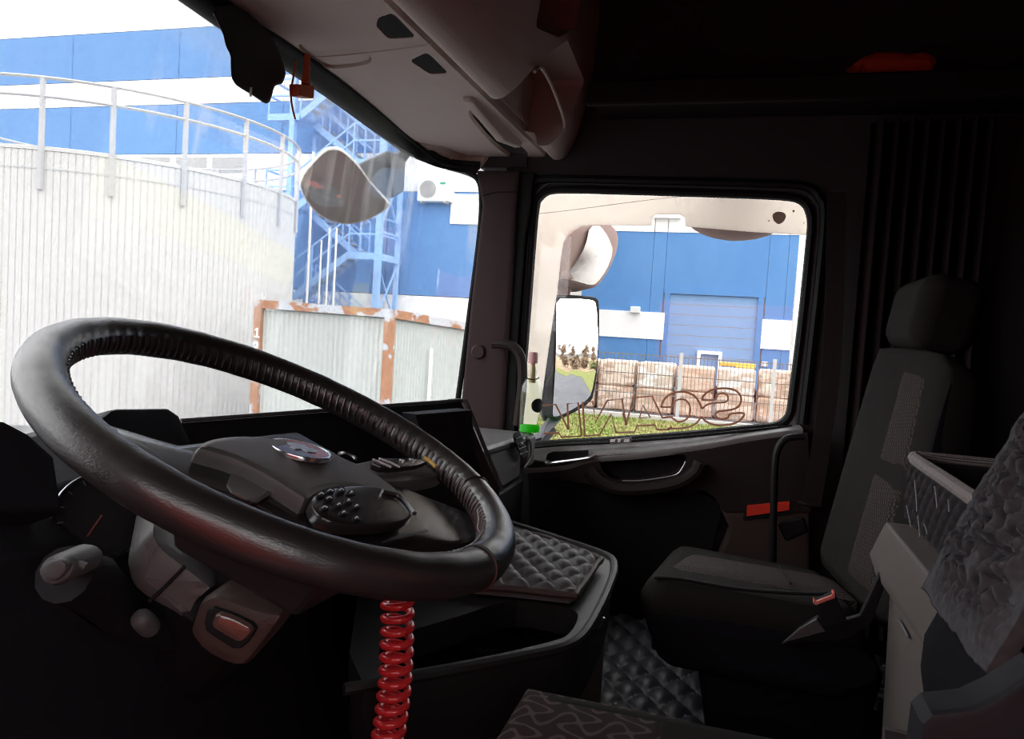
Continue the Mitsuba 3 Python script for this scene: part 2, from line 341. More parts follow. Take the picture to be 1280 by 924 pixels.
for s in (-1, 1): obj('bracket', bar((XF, cy + s * wy * 0.36, cz - hz / 2 - 0.03), (XF - 0.36, cy + s * wy * 0.36, cz - hz / 2 - 0.03), 0.05), 'galv', ac)
obj('drain_pipe', tube(smooth_path([(XF - 0.2, cy - wy * 0.5, cz), (XF - 0.2, cy - wy * 0.62, cz - 0.2), (XF - 0.15, cy - wy * 0.62, cz - 0.7)], 5), 0.025, 6), 'galv_white', ac)

# stair tower
st = thing('stair_tower', 'light blue steel outdoor staircase against the warehouse wall', 'staircase')
XA, XB = 19.65, 20.95
yR0, yR1, yL0, yL1 = 10.38, 11.35, 13.2, 14.3
zR = [4.45 + 2.74 * i for i in range(-1, 4)]; zL = [3.08 + 2.74 * i for i in range(0, 4)]
def member(key, a, b, w=0.06, h=None, m='stair_blue'): return obj(key, bar(a, b, w, h), m, st)
for x in (XA, XB):
    for y in (yR0, yL1 - 0.86): member('post', (x, y, 0), (x, y, 12.6), 0.17 if x == XA else 0.13)
def railing(a, b, x=None):
    a, b = np.array(a, float), np.array(b, float); n = max(2, int(np.linalg.norm(b - a) / 0.75) + 1)
    for h, k in ((1.05, 'handrail'), (0.55, 'mid_rail')): member(k, a + [0, 0, h], b + [0, 0, h], 0.05)
    for i in range(n): q = a + (b - a) * i / (n - 1); member('baluster', q, q + [0, 0, 1.05], 0.045)
for z in zR[1:]:
    obj('landing', box((XA, yR0, z - 0.08), (XB, yR1, z)), 'stair_blue', st)
    member('landing_beam', (XA - 0.03, yR0, z - 0.1), (XA - 0.03, yR1, z - 0.1), 0.08, 0.2); member('landing_beam', (XA, yR0, z - 0.1), (XB, yR0, z - 0.1), 0.08, 0.2)
    railing((XA, yR0, z), (XA, yR1, z)); railing((XA, yR0, z), (XB, yR0, z))
    member('brace', (XA, yR0, z - 0.3), (XB, yR0, z - 2.0), 0.05); member('brace', (XB, yR0, z - 0.3), (XA, yR0, z - 2.0), 0.05); member('brace', (XA, yR0, z - 2.1), (XB, yR0, z - 2.1), 0.07)
for z in zL:
    obj('landing', box((XA, yL0, z - 0.08), (XB, yL1, z)), 'stair_blue', st)
    member('landing_beam', (XA - 0.03, yL0, z - 0.1), (XA - 0.03, yL1, z - 0.1), 0.08, 0.2)
    railing((XA, yL0, z), (XA, yL1, z)); railing((XA, yL1, z), (XB, yL1, z))
def flight(x0, x1, ya, za, yb, zb):
    for x in (x0, x1): member('stringer', (x, ya, za - 0.08), (x, yb, zb - 0.08), 0.06, 0.2)
    for i in range(1, 8):
        t = i / 8; y, z = ya + (yb - ya) * t, za + (zb - za) * t
        obj('tread', box((x0, y - 0.13, z - 0.03), (x1, y + 0.13, z)), 'galv', st)
    for x in ((x0,) if x0 < 20 else (x0, x1)): railing((x, ya, za), (x, yb, zb))
xm = (XA + XB) / 2
for i, z in enumerate(zL):
    if i + 1 < len(zR): flight(XA, xm - 0.05, yR1, zR[i + 1], yL0, z)
    flight(xm + 0.05, XB, yL0, z, yR1, zR[i])

# vertical service pipes left of the stair
for i, (xx, y0, y1, r) in enumerate(((386, 190, 400, 0.036), (396, 300, 400, 0.026), (406, 285, 400, 0.026), (415, 285, 400, 0.03))):
    a, b = at(xx + 6, y0, 'x', 17.2), at(xx - 8, y1, 'x', 17.2)
    obj('service_pipe', tube([(17.2, a[1], 0), (17.2, a[1], a[2])], r, 8), 'galv_white', label='thin pale vertical pipe before the blue stairs, ' + ('nearest the tank and taller than the rest', 'second from the tank', 'third from the tank', 'farthest from the tank')[i], cat='pipe', group='pale pipes in front of the stair tower')

# storage tank
tk = thing('storage_tank', 'large white round tank of ribbed sheet with a railing on its rim', 'storage tank')
cb = math.radians(43.9); TC = CAM[:2] + 21.5 * np.array([math.cos(cb), math.sin(cb)]); TR, TZ = 4.2, 2.45 + 17.3 / 6.03
na = 210; an = np.arange(na * 4) * 2 * np.pi / (na * 4); an = (np.repeat(np.arange(na), 4) + np.tile([0, 0.82, 0.86, 0.93], na)) * 2 * np.pi / na; rr = TR + np.tile([0.05, 0.05, 0.034, 0.034], na)
ringp = lambda r, z: np.stack([TC[0] + r * np.cos(an), TC[1] + r * np.sin(an), np.full_like(an, z)], 1)
obj('shell', grid(np.stack([ringp(rr, z) for z in (0, TZ / 2, TZ)]), False, True), 'tank_white', tk, smooth=False)
obj('roof', grid(np.stack([ringp(TR, TZ), ringp(TR + 0.07, TZ), ringp(TR + 0.07, TZ + 0.07), ringp(TR, TZ + 0.09), ringp(0.05, TZ + 0.5)]), False, True), 'tank_white', tk, smooth=20)
obj('hoop', grid(np.stack([ringp(TR + 0.04, TZ - 0.36), ringp(TR + 0.06, TZ - 0.36), ringp(TR + 0.06, TZ - 0.33), ringp(TR + 0.04, TZ - 0.33)]), False, True), 'galv', tk)
def tank_angle(px):
    d = ray(px, 230)[:2]; d = d / np.linalg.norm(d); o = CAM[:2] - TC; b_ = o @ d; t = -b_ - math.sqrt(max(b_ * b_ - (o @ o - (TR + 0.06) ** 2), 0)); q = o + d * t
    return math.atan2(q[1], q[0])
angs = [tank_angle(x) for x in (51, 139, 229, 304)]; stp = (angs[-1] - angs[0]) / 3
angs += [angs[0] - stp * i for i in range(1, 3)] + [angs[3] + stp * i for i in range(1, 9)]
HR = 1.36
for g in angs:
    q = np.array([TC[0] + (TR + 0.09) * math.cos(g), TC[1] + (TR + 0.09) * math.sin(g), 0])
    obj('rail_post', bar(q + [0, 0, TZ - 0.75], q + [0, 0, TZ + HR], 0.075), 'galv', tk)
ring = lambda h, r=0.0: np.stack([TC[0] + (TR + 0.09) * np.cos(an[::12]), TC[1] + (TR + 0.09) * np.sin(an[::12]), np.full(len(an[::12]), TZ + h)], 1)
for h in (HR, HR * 0.74): obj('rail', tube(ring(h), 0.032, 6, True), 'galv', tk)

# rusty container
ct = thing('shipping_container', 'pale shipping container with rusty frame left of the windscreen pillar', 'container')
def C(px, py, D): return dep(px, py, D)
TL, TM, TRr = C(325, 380, 14.2), C(488, 392, 13.6), C(618, 414, 16.8)
GL = lambda p: np.array([p[0], p[1], 0.0])
back = np.array([TRr - TM])[0]
def cpanel(a, b, d, nrib, off):
    u = nrm(b - a); nn = nrm(np.cross(u, [0, 0, 1])); nn = nn if nn @ (CAM - a) > 0 else -nn; L = np.linalg.norm(b - a)
    s = np.linspace(0, L, nrib * 4 + 1); prof = np.tile([0, 0, 0.03, 0.03], nrib + 1)[:len(s)]
    top = np.array([a + u * x + nn * (p - 0.03 + off) for x, p in zip(s, prof)]); slope = np.linspace(a[2], b[2], len(s))
    top[:, 2] = slope - 0.1; bot = top.copy(); bot[:, 2] = 0.12
    return sheet(np.stack([bot, top]), -nn * 0.01)
obj('end_wall', cpanel(TL, TM, 0, 26, -0.02), 'container_white', ct, smooth=False)
obj('side_wall', cpanel(TM, TRr, 0, 40, -0.02), 'container_white', ct, smooth=False)
for a, b in ((TL, TM), (TM, TRr)):
    obj('top_rail', bar(a, b, 0.14, 0.15), 'rust', ct); obj('bottom_rail', bar(GL(a) + [0, 0, 0.08], GL(b) + [0, 0, 0.08], 0.12, 0.16), 'rust', ct)
for a in (TL, TM, TRr):
    obj('corner_post', bar(GL(a), a, 0.15), 'rust', ct)
obj('roof_sheet', slab([TL - [0, 0, 0.02], TM - [0, 0, 0.02], TRr - [0, 0, 0.02], TL + back - [0, 0, 0.02]], (0, 0, -0.05)), 'container_white', ct)
u = nrm(TM - TL)
q = C(530, 431, 15.0)
nn_ = nrm(np.cross(nrm(TRr - TM), [0, 0, 1])); nn_ = nn_ if nn_ @ (CAM - TM) > 0 else -nn_
qa = TM + (TRr - TM) * 0.34
obj('pale_strip', bar(np.array([qa[0], qa[1], 0.3]) + nn_ * 0.05, np.array([qa[0], qa[1], 1.98]) + nn_ * 0.05, 0.05), 'white_paint', ct)
for i, ch in enumerate('129'):
    tmsh = meshkit.text_mesh(ch, 0.17, 0.006, True); V = np.array(tmsh.vertices); V[:, 0] -= V[:, 0].mean()
    nrm_e = nrm(np.cross(u, [0, 0, 1])); nrm_e = nrm_e if nrm_e @ (CAM - TL) > 0 else -nrm_e
    base = TL + np.array([0, 0, -0.62 - 0.26 * i]) + nrm_e * 0.078
    obj('numeral', (base + V[:, :1] * u + V[:, 1:2] * np.array([0, 0, 1.0]) + V[:, 2:] * nrm_e, np.array(tmsh.faces)), 'white_paint', ct, smooth=False)

# far warehouse seen through the passenger window
XG = 40.0
def BF(x, y, dx=0.0): return at(x, y, 'x', XG - dx)
fw = thing('far_warehouse', 'blue warehouse with a roller shutter seen through the passenger window', 'building')
zt = BF(774, 289)[2]
obj('wall_core', box((XG + 0.12, -46, 0), (XG + 20, 22, zt + 1.3)), 'concrete', fw)
A0, A1 = BF(838, 367), BF(948, 374)
dy0, dy1, dz = A0[1], A1[1], A0[2]
ycuts = [22, 16, 10.5, BF(815, 340)[1], dy0 + 0.35, dy1 - 0.35, BF(985, 330)[1], -12, -22, -34, -46]
for a, b in zip(ycuts[:-1], ycuts[1:]):
    mid = (a + b) / 2; lo = dz if dy1 - 0.2 < mid < dy0 + 0.2 else 0.0
    obj('wall_panel', box((XG, b + 0.008, lo), (XG + 0.12, a - 0.008, zt)), 'blue_paint', fw)
    obj('top_panel', box((XG - 0.04, b + 0.02, zt), (XG + 0.12, a - 0.02, zt + 1.25)), 'white_paint', fw)
obj('roof_box', box((XG - 0.3, BF(851, 275)[1], zt + 0.7), (XG + 1, BF(818, 275)[1], zt + 1.75)), 'white_paint', fw)
for i in range(9):
    z0 = dz * i / 9
    obj('shutter_slat', box((XG + 0.1, dy1, z0 + 0.015), (XG + 0.17, dy0, z0 + dz / 9 - 0.015)), 'shutter_blue', fw, label='blue roller shutter section' if i == 0 else None)
for y in (dy0 + 0.14, dy1 - 0.14): obj('door_jamb', box((XG - 0.06, y - 0.14, 0), (XG + 0.1, y + 0.14, dz + 0.25)), 'blue_paint', fw)
obj('door_lintel', box((XG - 0.06, dy1, dz), (XG + 0.1, dy0, dz + 0.25)), 'blue_paint', fw)
a, b = BF(874, 438, 0.1), BF(899, 462, 0.1)
for q in (((a[1] - 0.09, 0), (a[1] + 0.09, a[2])), ((b[1] - 0.09, 0), (b[1] + 0.09, a[2])), ((b[1], a[2] - 0.18), (a[1], a[2]))):
    obj('wicket_frame', box((XG - 0.12, q[0][0], q[0][1]), (XG + 0.06, q[1][0], q[1][1])), 'white_paint', fw)
for (x0, y0_, x1, y1_) in ((700, 380, 829, 424), (953, 399, 1010, 437)):
    a, b = BF(x0, y0_), BF(x1, y1_); zc = BF(x1 if x1 < 900 else x0, 391 if x1 < 900 else 399)[2]; zb = BF(x1 if x1 < 900 else x0, 425 if x1 < 900 else 436)[2]
    obj('white_board', box((XG - 0.07, b[1], zb), (XG, a[1], zc)), 'white_paint', fw)
obj('wall_lamp', rbox(BF(789, 389) - [0.4, 0.5, 0.1], BF(789, 386) + [0, 0.0, 0.12], 0.05), 'galv_white', fw)
obj('small_sign', box(BF(952, 458) - [0.08, 0.28, 0], BF(952, 453) + [0, 0.0, 0.05]), 'galv_white', fw)
lp = thing('lamp_post', 'slim grey post before the blue wall at the right of the passenger window', 'post')
a = at(1004, 292, 'x', 30.0)
obj('shaft', tube([(30, a[1], 0), (30, a[1], 9.5)], [0.16, 0.11], 10), 'galv_white', lp); obj('base_plate', box((29.7, a[1] - 0.3, 0), (30.3, a[1] + 0.3, 0.06)), 'galv', lp)

# yellow machine behind the bales
ld = thing('yellow_loader', 'yellow machine roof showing above the wrapped bales by the shutter', 'loader')
a, b = at(899, 452, 'x', 30.0), at(945, 455, 'x', 30.0)
obj('boom', rbox((29.6, b[1], a[2] - 0.16), (30.0, a[1], a[2]), 0.04), 'loader_yellow', ld)
obj('cab_body', rbox((29.3, b[1] + 0.05, 0.5), (30.6, b[1] + 0.75, a[2] - 0.1), 0.05), 'loader_yellow', ld)
obj('engine_hood', rbox((29.4, b[1] + 0.75, 0.4), (30.5, a[1], a[2] - 0.45), 0.05), 'mirror_dark', ld)
for yy in (b[1] + 0.3, a[1] - 0.3): obj('wheel', lathe([(0.02, -0.15), (0.4, -0.15), (0.45, 0), (0.4, 0.15), (0.02, 0.15)], (29.6, yy, 0.45), (1, 0, 0), 16), 'rubber', ld)

# wrapped bales, two rows high behind the fence
by0, by1 = at(748, 480, 'x', 24.3)[1], at(1010, 490, 'x', 24.3)[1]
ys = np.arange(5.64, -4.0, -1.26); k = 0
for row in range(2):
    for i, y in enumerate(ys):
        m = ('bale_0', 'bale_0', 'bale_2')[(i * 7 + 1) % 3] if row == 0 else ('bale_1', 'bale_2', 'bale_1', 'bale_0')[i % 4]
        v, f = rbox((24.0, y - 1.19, row * 0.82), (25.3, y - 0.02, row * 0.82 + (0.815 if row == 0 else 0.80 + 0.05 * RNG.random())), 0.10, 5)
        tm = trimesh.Trimesh(v, f).subdivide().subdivide(); v = np.array(tm.vertices)
        v += (fbmv(v * [2, 5, 12], 1.0, 3, 4)[:, None] - 0.5) * np.array([0.16, 0.05, 0.0]); v[:, 2] = np.maximum(v[:, 2], 0.001)
        obj('wrapped_bale', (v, np.array(tm.faces)), m, label=('tan wrapped bale in the lower row behind the fence, ' if row == 0 else 'film wrapped bale in the upper row behind the fence, ') + ('half hidden by the wing mirror' if i == 0 else ('first', 'second', 'third', 'fourth', 'fifth', 'sixth', 'seventh', 'eighth')[i - 1] + ' right of the wing mirror'), cat='bale', group=('lower row of wrapped bales' if row == 0 else 'upper row of wrapped bales'))
# mesh fence
fc = thing('mesh_fence', 'tall wire mesh fence with square posts in front of the wrapped bales', 'fence')
FX = 22.2; fys = [at(x, 500, 'x', FX)[1] for x in (965, 848)]; sp = fys[1] - fys[0]
posts = [fys[0] + sp * i for i in range(-2, 2)] + [6.85]
for a, b in zip(posts[:-1], posts[1:]):
    obj('post', box((FX - 0.05, a - 0.05, 0), (FX + 0.05, a + 0.05, 2.05)), 'galv', fc)
    wires = [box((FX - 0.008, y - 0.008, 0.1), (FX + 0.008, y + 0.008, 1.95)) for y in np.arange(a + 0.1, b, 0.11)]
    obj('mesh_panel', J(*wires), 'fence_wire', fc, kind='stuff', smooth=False)
    for z in (0.12, 0.75, 1.35, 1.92): obj('mesh_wire', box((FX - 0.012, a, z - 0.012), (FX + 0.012, b, z + 0.012)), 'fence_wire', fc)
obj('kerb', box((FX - 0.5, -8, 0), (FX - 0.25, 6.9, 0.16)), 'concrete', label='pale concrete kerb at the foot of the mesh fence', cat='kerb')
# lawn
ga = [(12.5, 4.3), (FX - 0.5, 6.9), (FX - 0.5, -4.0), (12.5, -2.0)]
obj('lawn_soil', slab([(x, y, 0.03) for x, y in ga], (0, 0, -0.03)), 'grass_soil', label='strip of thin grass between the yard and the mesh fence', kind='structure')
nb = 14000; bx = 12.6 + (FX - 0.55 - 12.6) * RNG.random(nb); byy = -1.5 + 8.3 * RNG.random(nb); ht = 0.03 + 0.06 * RNG.random(nb); ph = RNG.random(nb) * 6.28
ok_ = byy < 0.285 * (bx + 1.06) + 0.25; bx, byy, ht, ph = bx[ok_], byy[ok_], ht[ok_], ph[ok_]; nb = len(bx)
base = np.stack([bx, byy, np.full(nb, 0.03)], 1); dxy = np.stack([np.cos(ph), np.sin(ph), 0 * ph], 1) * 0.03
V = np.stack([base - dxy, base + dxy, base + np.stack([0.05 * np.sin(ph), 0.05 * np.cos(ph), ht], 1)], 1).reshape(-1, 3)
obj('grass', (V, np.arange(nb * 3).reshape(-1, 3)), 'grass_blade', label='short green grass growing before the mesh fence', cat='grass', kind='stuff', smooth=False)

# what the passenger mirror shows: verge, scrub and trees behind the truck
obj('verge', slab([(4.5, -14, 0.03), (30, -9, 0.03), (50, -34, 0.03), (-50, -34, 0.03), (-50, -28, 0.03), (3.2, -28, 0.03), (4.5, -24, 0.03)], (0, 0, -0.03)), 'verge_grass', label='rough grass verge behind the truck', kind='structure')
def bush(x, y, r, h, m, key, lab, cat, grp):
    P = []
    for i in range(9):
        c = np.array([x + RNG.normal(0, r * 0.45), y + RNG.normal(0, r * 0.45), h * (0.25 + 0.5 * RNG.random())]); s = r * (0.35 + 0.3 * RNG.random())
        n = 46; d = RNG.normal(size=(n, 3)); d /= np.linalg.norm(d, axis=1, keepdims=True); q = c + d * s * RNG.random((n, 1)) ** 0.4
        e1, e2 = RNG.normal(size=(n, 3)) * 0.16 * r, RNG.normal(size=(n, 3)) * 0.16 * r
        P.append(np.stack([q - e1, q + e1, q + e2 * 1.5], 1).reshape(-1, 3))
    V = np.vstack(P); V[:, 2] = np.maximum(V[:, 2], 0.02)
    t = thing(key, lab, cat, grp)
    obj('foliage', (V, np.arange(len(V)).reshape(-1, 3)), m, t, smooth=False)
    st_ = [tube([(x, y, 0.0), (x + RNG.normal(0, 0.3 * r), y + RNG.normal(0, 0.3 * r), h * 0.6), (x + RNG.normal(0, 0.5 * r), y + RNG.normal(0, 0.5 * r), h * (1.0 + 0.3 * RNG.random()))], [0.05, 0.035, 0.01], 5) for _ in range(7)]
    obj('stem', J(*st_), 'twig', t)
obj('field', box((-60, -140, 0.0), (60, -34.5, 0.025)), 'dry_field', label='brown field of dry growth behind the truck', kind='structure')
for i in range(18):
    x = -12 + i * 2.7 + 0.6 * RNG.random(); y = -37 - (i % 2) * 5 - RNG.random(); g = i % 4 == 0
    bush(x, y, 1.15, 1.5 + 0.8 * RNG.random(), 'bush_green' if g else 'bush_brown', 'scrub_bush', 'dull green bush at the far edge of the yard in the wing mirror' if g else 'brown leafless bush at the far edge of the yard in the wing mirror', 'bush', 'green bushes in the mirror view' if g else 'brown bushes in the mirror view')
for i in range(12):
    x = -8 + i * 4.2 + RNG.random(); y = -56 - 6 * (i % 2) - RNG.random()
    bush(x, y, 1.1, 4.2 + 1.5 * RNG.random(), 'bush_brown', 'bare_tree', 'bare tree on the skyline in the wing mirror', 'tree', 'bare trees in the mirror view')

# ------------------------------------------------------------------ cab shell
obj('floor', box((-1.12, -1.3, 1.40), (1.10, 1.05, 1.45)), 'shell', label='black cab floor', kind='structure')
obj('engine_tunnel', rbox((0.02, -1.0, 1.45), (0.98, 0.62, 1.70), 0.03), 'shell', label='raised black floor hump under the quilted mat', kind='structure')
obj('ceiling', box((-1.14, -1.32, 3.40), (1.14, 0.95, 3.45)), 'shell', label='black cab roof lining', kind='structure')
obj('wall_rear', box((-1.14, -1.36, 1.40), (1.14, -1.31, 3.45)), 'shell', label='black rear wall of the cab', kind='structure')
XW = 1.02
hole_px = [(655, 556), (648, 548), (652, 480), (658, 400), (664, 320), (668, 270), (671, 250), (680, 240), (700, 236.5), (800, 239), (960, 244), (996, 247), (1009, 256), (1015, 275), (1013, 300), (1003, 400), (993, 480), (986, 531), (930, 537), (860, 544), (760, 551), (700, 554)]
HOLE = pts(hole_px, 'x', XW)
HOLE = np.vstack([HOLE[:6], chaikin(HOLE[6:], 2, closed=False)])
obj('wall_front', J(box((-1.14, 0.62, 3.0), (1.10, 0.96, 3.42)), box((1.012, 0.60, 2.90), (1.10, 0.74, 3.42)), box((1.012, 0.74, 3.0), (1.10, 0.96, 3.42)), box((-1.14, 0.86, 1.40), (1.10, 0.96, 2.08)), box((1.03, 0.66, 1.4), (1.10, 0.80, 2.0))), 'shell', label='black cab front above and below the windscreen', kind='structure')
# A-pillar side of the shell, door leaf and rear side wall
obj('wall_right', box((XW, -1.32, 1.40), (XW + 0.08, -0.26, 3.45)), 'shell', label='black side wall behind the passenger door', kind='structure')
dr1 = thing('door_1', 'dark passenger door with trim, window opening and armrest', None, kind='structure')
obj('door_leaf', plate([(XW, -0.262, 1.42), (XW, 0.66, 1.42), (XW, 0.66, 3.40), (XW, -0.262, 3.40)], [HOLE], (0.045, 0, 0)), 'shell', dr1, smooth=False)
obj('window_1', slab(HOLE + [0.03, 0, 0], (0.0015, 0, 0)) if 0 else grid(np.array([[(XW + 0.03, -0.17, 2.1), (XW + 0.03, 0.66, 2.08)], [(XW + 0.03, -0.17, 2.86), (XW + 0.03, 0.66, 2.86)]])), 'pane', label='passenger side window pane', kind='structure', smooth=False)
obj('window_seal', tube(smooth_path(HOLE, 2, True), 0.011, 8, True), 'rubber', dr1)
fr = pts([(640, 560), (636, 545), (640, 480), (648, 380), (655, 280), (659, 245), (668, 228), (690, 224), (800, 226), (960, 230), (1008, 234), (1024, 248), (1030, 275), (1018, 400), (1003, 530)], 'x', XW - 0.004)
obj('frame_bead', tube(smooth_path(fr, 4), 0.012, 8), 'rubber', dr1)
fr2 = pts([(648, 520), (652, 440), (659, 330), (664, 270), (669, 246), (682, 232), (700, 229), (800, 231), (960, 236), (1003, 240), (1018, 252), (1024, 275), (1012, 400), (996, 530)], 'x', XW - 0.002)
obj('frame_edge', tube(smooth_path(fr2, 4), 0.005, 6), 'mirror_dark', dr1)
obj('frame_reveal', slab(pts([(1013, 275), (1024, 275), (1000, 533), (986, 533)], 'x', XW - 0.001), (0.03, 0, 0), 0.002), 'sill', dr1)

# passenger door trim
su = smooth_path(pts([(652, 559), (700, 556), (760, 553), (860, 546), (930, 539), (995, 531)], 'x', 1.016), 4)
sd = smooth_path(pts([(656, 588), (705, 584), (745, 573), (800, 568.5), (880, 558), (935, 548), (1004, 538)], 'x', 0.952), 4)
su = np.array([su[int(k)] for k in np.linspace(0, len(su) - 1, len(sd))])
obj('sill_ledge', sheet(np.stack([su, su * 0.5 + sd * 0.5 + [0, 0, 0.006], sd * 0.9 + su * 0.1 + [0, 0, 0.004], sd]), (0.004, 0, -0.012)), 'sill', dr1, smooth=60)
obj('belt_seal', tube(pts([(640, 562), (700, 556), (760, 553.5), (860, 546), (990, 533)], 'x', 0.985), 0.004, 6), 'rubber', dr1)
up = [(664, 588), (705, 592), (745, 577), (800, 573), (880, 562), (935, 550), (985, 542), (1010, 543), (1012, 640), (900, 636), (860, 645), (760, 650), (664, 650)]
pocket = chaikin(pts([(748, 574), (800, 571), (855, 567), (859, 574), (850, 587), (832, 596), (775, 602), (762, 598), (752, 588)], 'x', 0.955), 2)
obj('upper_panel', plate(pts([(660, 575), (700, 580), (745, 570), (800, 567), (880, 559), (935, 549), (985, 541), (1010, 541), (1014, 640), (905, 640), (893, 622), (880, 612), (850, 616), (770, 620), (740, 606), (690, 598), (660, 600)], 'x', 0.955), [pocket], (0.05, 0, 0)), 'door_trim', dr1, smooth=False)
obj('pocket_back', box((1.0, pts([(862, 590)], 'x', 1.0)[0][1], 2.02), (1.004, pts([(740, 590)], 'x', 1.0)[0][1], 2.145)), 'black', dr1)
pull = pts([(735, 588), (752, 604), (775, 612), (810, 611), (845, 605), (868, 592), (876, 578)], 'x', 0.935)
obj('pull_handle', tube(smooth_path(pull, 5), 0.018, 10), 'door_trim', dr1)
obj('pull_trim', tube(smooth_path(pts([(778, 601), (800, 601), (830, 597), (846, 593), (853, 585), (857, 577)], 'x', 0.925), 4), 0.0022, 6), 'steel', dr1)
lt = smooth_path(pts([(682, 580), (700, 577.5), (720, 575), (738, 572), (745, 569)], 'x', 0.945), 4)
obj('latch_recess', slab(pts([(684, 568), (690, 565), (735, 563), (735, 569), (730, 573), (690, 577), (682, 575)], 'x', 0.950), (0.01, 0, 0), 0.001), 'black', dr1)
obj('latch_lever', tube(lt, [0.006] * (len(lt) - 4) + [0.005, 0.004, 0.003, 0.002], 8, flat=(1, 0.9)), 'chrome', dr1, label='chrome door latch lever')
obj('lower_panel', slab(pts([(660, 590), (740, 598), (770, 610), (860, 608), (905, 630), (890, 690), (880, 780), (664, 800)], 'x', 0.985), (0.03, 0, 0), 0.005), 'door_dark', dr1)
obj('door_pocket', slab(pts([(900, 636), (1013, 628), (1013, 760), (870, 770), (886, 720), (903, 680), (911, 660)], 'x', 0.96), (0.05, 0, 0), 0.012), 'brown_trim', dr1)
obj('switch_plate', slab(pts([(762, 550), (789, 547), (789, 553), (762, 556)], 'x', 0.96), (0.01, 0, 0), 0.001), 'sill', dr1)
for i, (x0, x1) in enumerate(((763, 769), (772, 776), (780, 787))):
    obj('door_switch', slab(pts([(x0, 549.5), (x1, 549), (x1, 552.5), (x0, 553)], 'x', 0.957), (0.004, 0, 0)), 'icon', dr1)
rf = [(934, 632), (987, 627), (987, 638), (933, 646)]
t = thing('red_reflector', 'red reflector in a black frame on the brown door trim', 'reflector')
obj('frame', slab(pts([(930, 629), (990, 623), (990, 643), (929, 651)], 'x', 0.955), (0.006, 0, 0), 0.002), 'black', t)
obj('lens', slab(pts(rf, 'x', 0.951), (0.005, 0, 0), 0.001), 'red_reflector', t)

# letters on the pane, read from outside: outlines cut from film
st_px = [
 [(924, 487), (931, 489), (926, 495), (904, 489), (901, 494), (921, 506), (927, 515), (922, 522), (905, 529), (890, 530), (882, 525), (888, 523), (905, 524), (914, 519), (905, 516), (893, 509), (877, 506), (879, 498), (892, 489), (908, 485)],
]
def film(loops, key, parent):
    Q = []
    for L, cl in loops:
        P = pts(L, 'x', XW + 0.0275)
        Q.append(tube(P, 0.0028, 6, cl, None))
    return obj(key, J(*Q), 'label_film', parent)
def cv(L, n=4, cl=True): return list(map(tuple, smooth_path(np.array(L, float), n, cl)))
sk = thing('window_lettering', 'brown outline lettering stuck along the bottom of the passenger window', 'sticker')
z5 = lambda l: [(800 + x * 210 / 1280, 460 + y * 140 / 853) for x, y in l]
z4 = lambda l: [(660 + x * 180 / 1279, 460 + y * 130 / 924) for x, y in l]
S_ = z5([(472, 245), (485, 210), (530, 175), (600, 157), (680, 158), (740, 180), (770, 225), (762, 275), (725, 310), (650, 325), (600, 330), (574, 350), (585, 378), (625, 390), (670, 378), (690, 350), (790, 345), (775, 385), (730, 418), (650, 435), (560, 432), (500, 405), (468, 370)])
S_in = z5([(472, 245), (570, 243), (590, 205), (630, 192), (665, 210), (668, 245), (640, 262), (560, 268), (510, 280), (474, 312)])
film([(cv(S_, 3, False), False), (cv(S_in, 3, False), False)], 'letter_s', sk)
C_ = z5([(160, 298), (180, 245), (230, 200), (300, 182), (370, 190), (430, 230), (474, 312)]); C_in = z5([(160, 298), (245, 295), (265, 255), (310, 238), (355, 252), (382, 300), (375, 360), (340, 400), (290, 410), (250, 385), (235, 375), (165, 380)])
C_b = z5([(468, 370), (430, 420), (370, 450), (290, 462), (210, 460)])
film([(cv(C_, 3, False), False), (cv(C_in, 3, False), False), (cv(C_b, 3, False), False)], 'letter_c', sk)
A1_ = z4([(780, 575), (945, 570), (970, 515), (1130, 508), (1145, 548), (1250, 548), (1275, 520)]); A1o = z4([(1190, 435), (1100, 250), (935, 265), (870, 510), (840, 400)])
A1h = z4([(990, 445), (1020, 330), (1085, 440)])
film([(A1_, False), (A1o, False), (A1h, True)], 'letter_a', sk)
N_ = z4([(505, 605), (635, 595), (740, 410), (780, 575)]); N_o = z4([(505, 605), (485, 305), (575, 298), (600, 480), (705, 288), (835, 275), (870, 510)])
film([(N_, False), (N_o, False)], 'letter_n', sk)
I_ = z4([(360, 550), (350, 318), (445, 310), (475, 605), (295, 615), (275, 577), (145, 582)])
film([(I_, False)], 'letter_i', sk)
A2 = z4([(110, 335), (245, 325), (360, 550)]); film([(A2, False)], 'letter_a', sk)

# trim: A-pillar
ap = thing('trim_1', 'brown plastic pillar trim between windscreen and passenger window', None, kind='structure')
obj('pillar_cover', slab(chaikin(pts([(594, 212), (650, 212), (646, 260), (638, 380), (632, 480), (628, 560), (566, 560), (575, 500), (587, 380), (601, 256)], 'x', 0.972), 0), (0.06, 0, 0), 0.014), 'pillar', ap)
obj('pillar_inner', slab(pts([(640, 216), (668, 216), (664, 240), (655, 300), (646, 420), (640, 560), (622, 560), (628, 480), (634, 380), (641, 260)], 'x', 0.99), (0.04, 0, 0), 0.004), 'black', ap)
obj('screw_cap', lathe([(0.0005, 0.006), (0.017, 0.006), (0.021, 0.002), (0.021, -0.004)], at(598, 440, 'x', 0.970), (-1, 0, 0), 20), 'pillar', ap)
obj('joint_line', tube(pts([(603, 245), (620, 240), (646, 240)], 'x', 0.971), 0.0014, 5), 'black', ap)

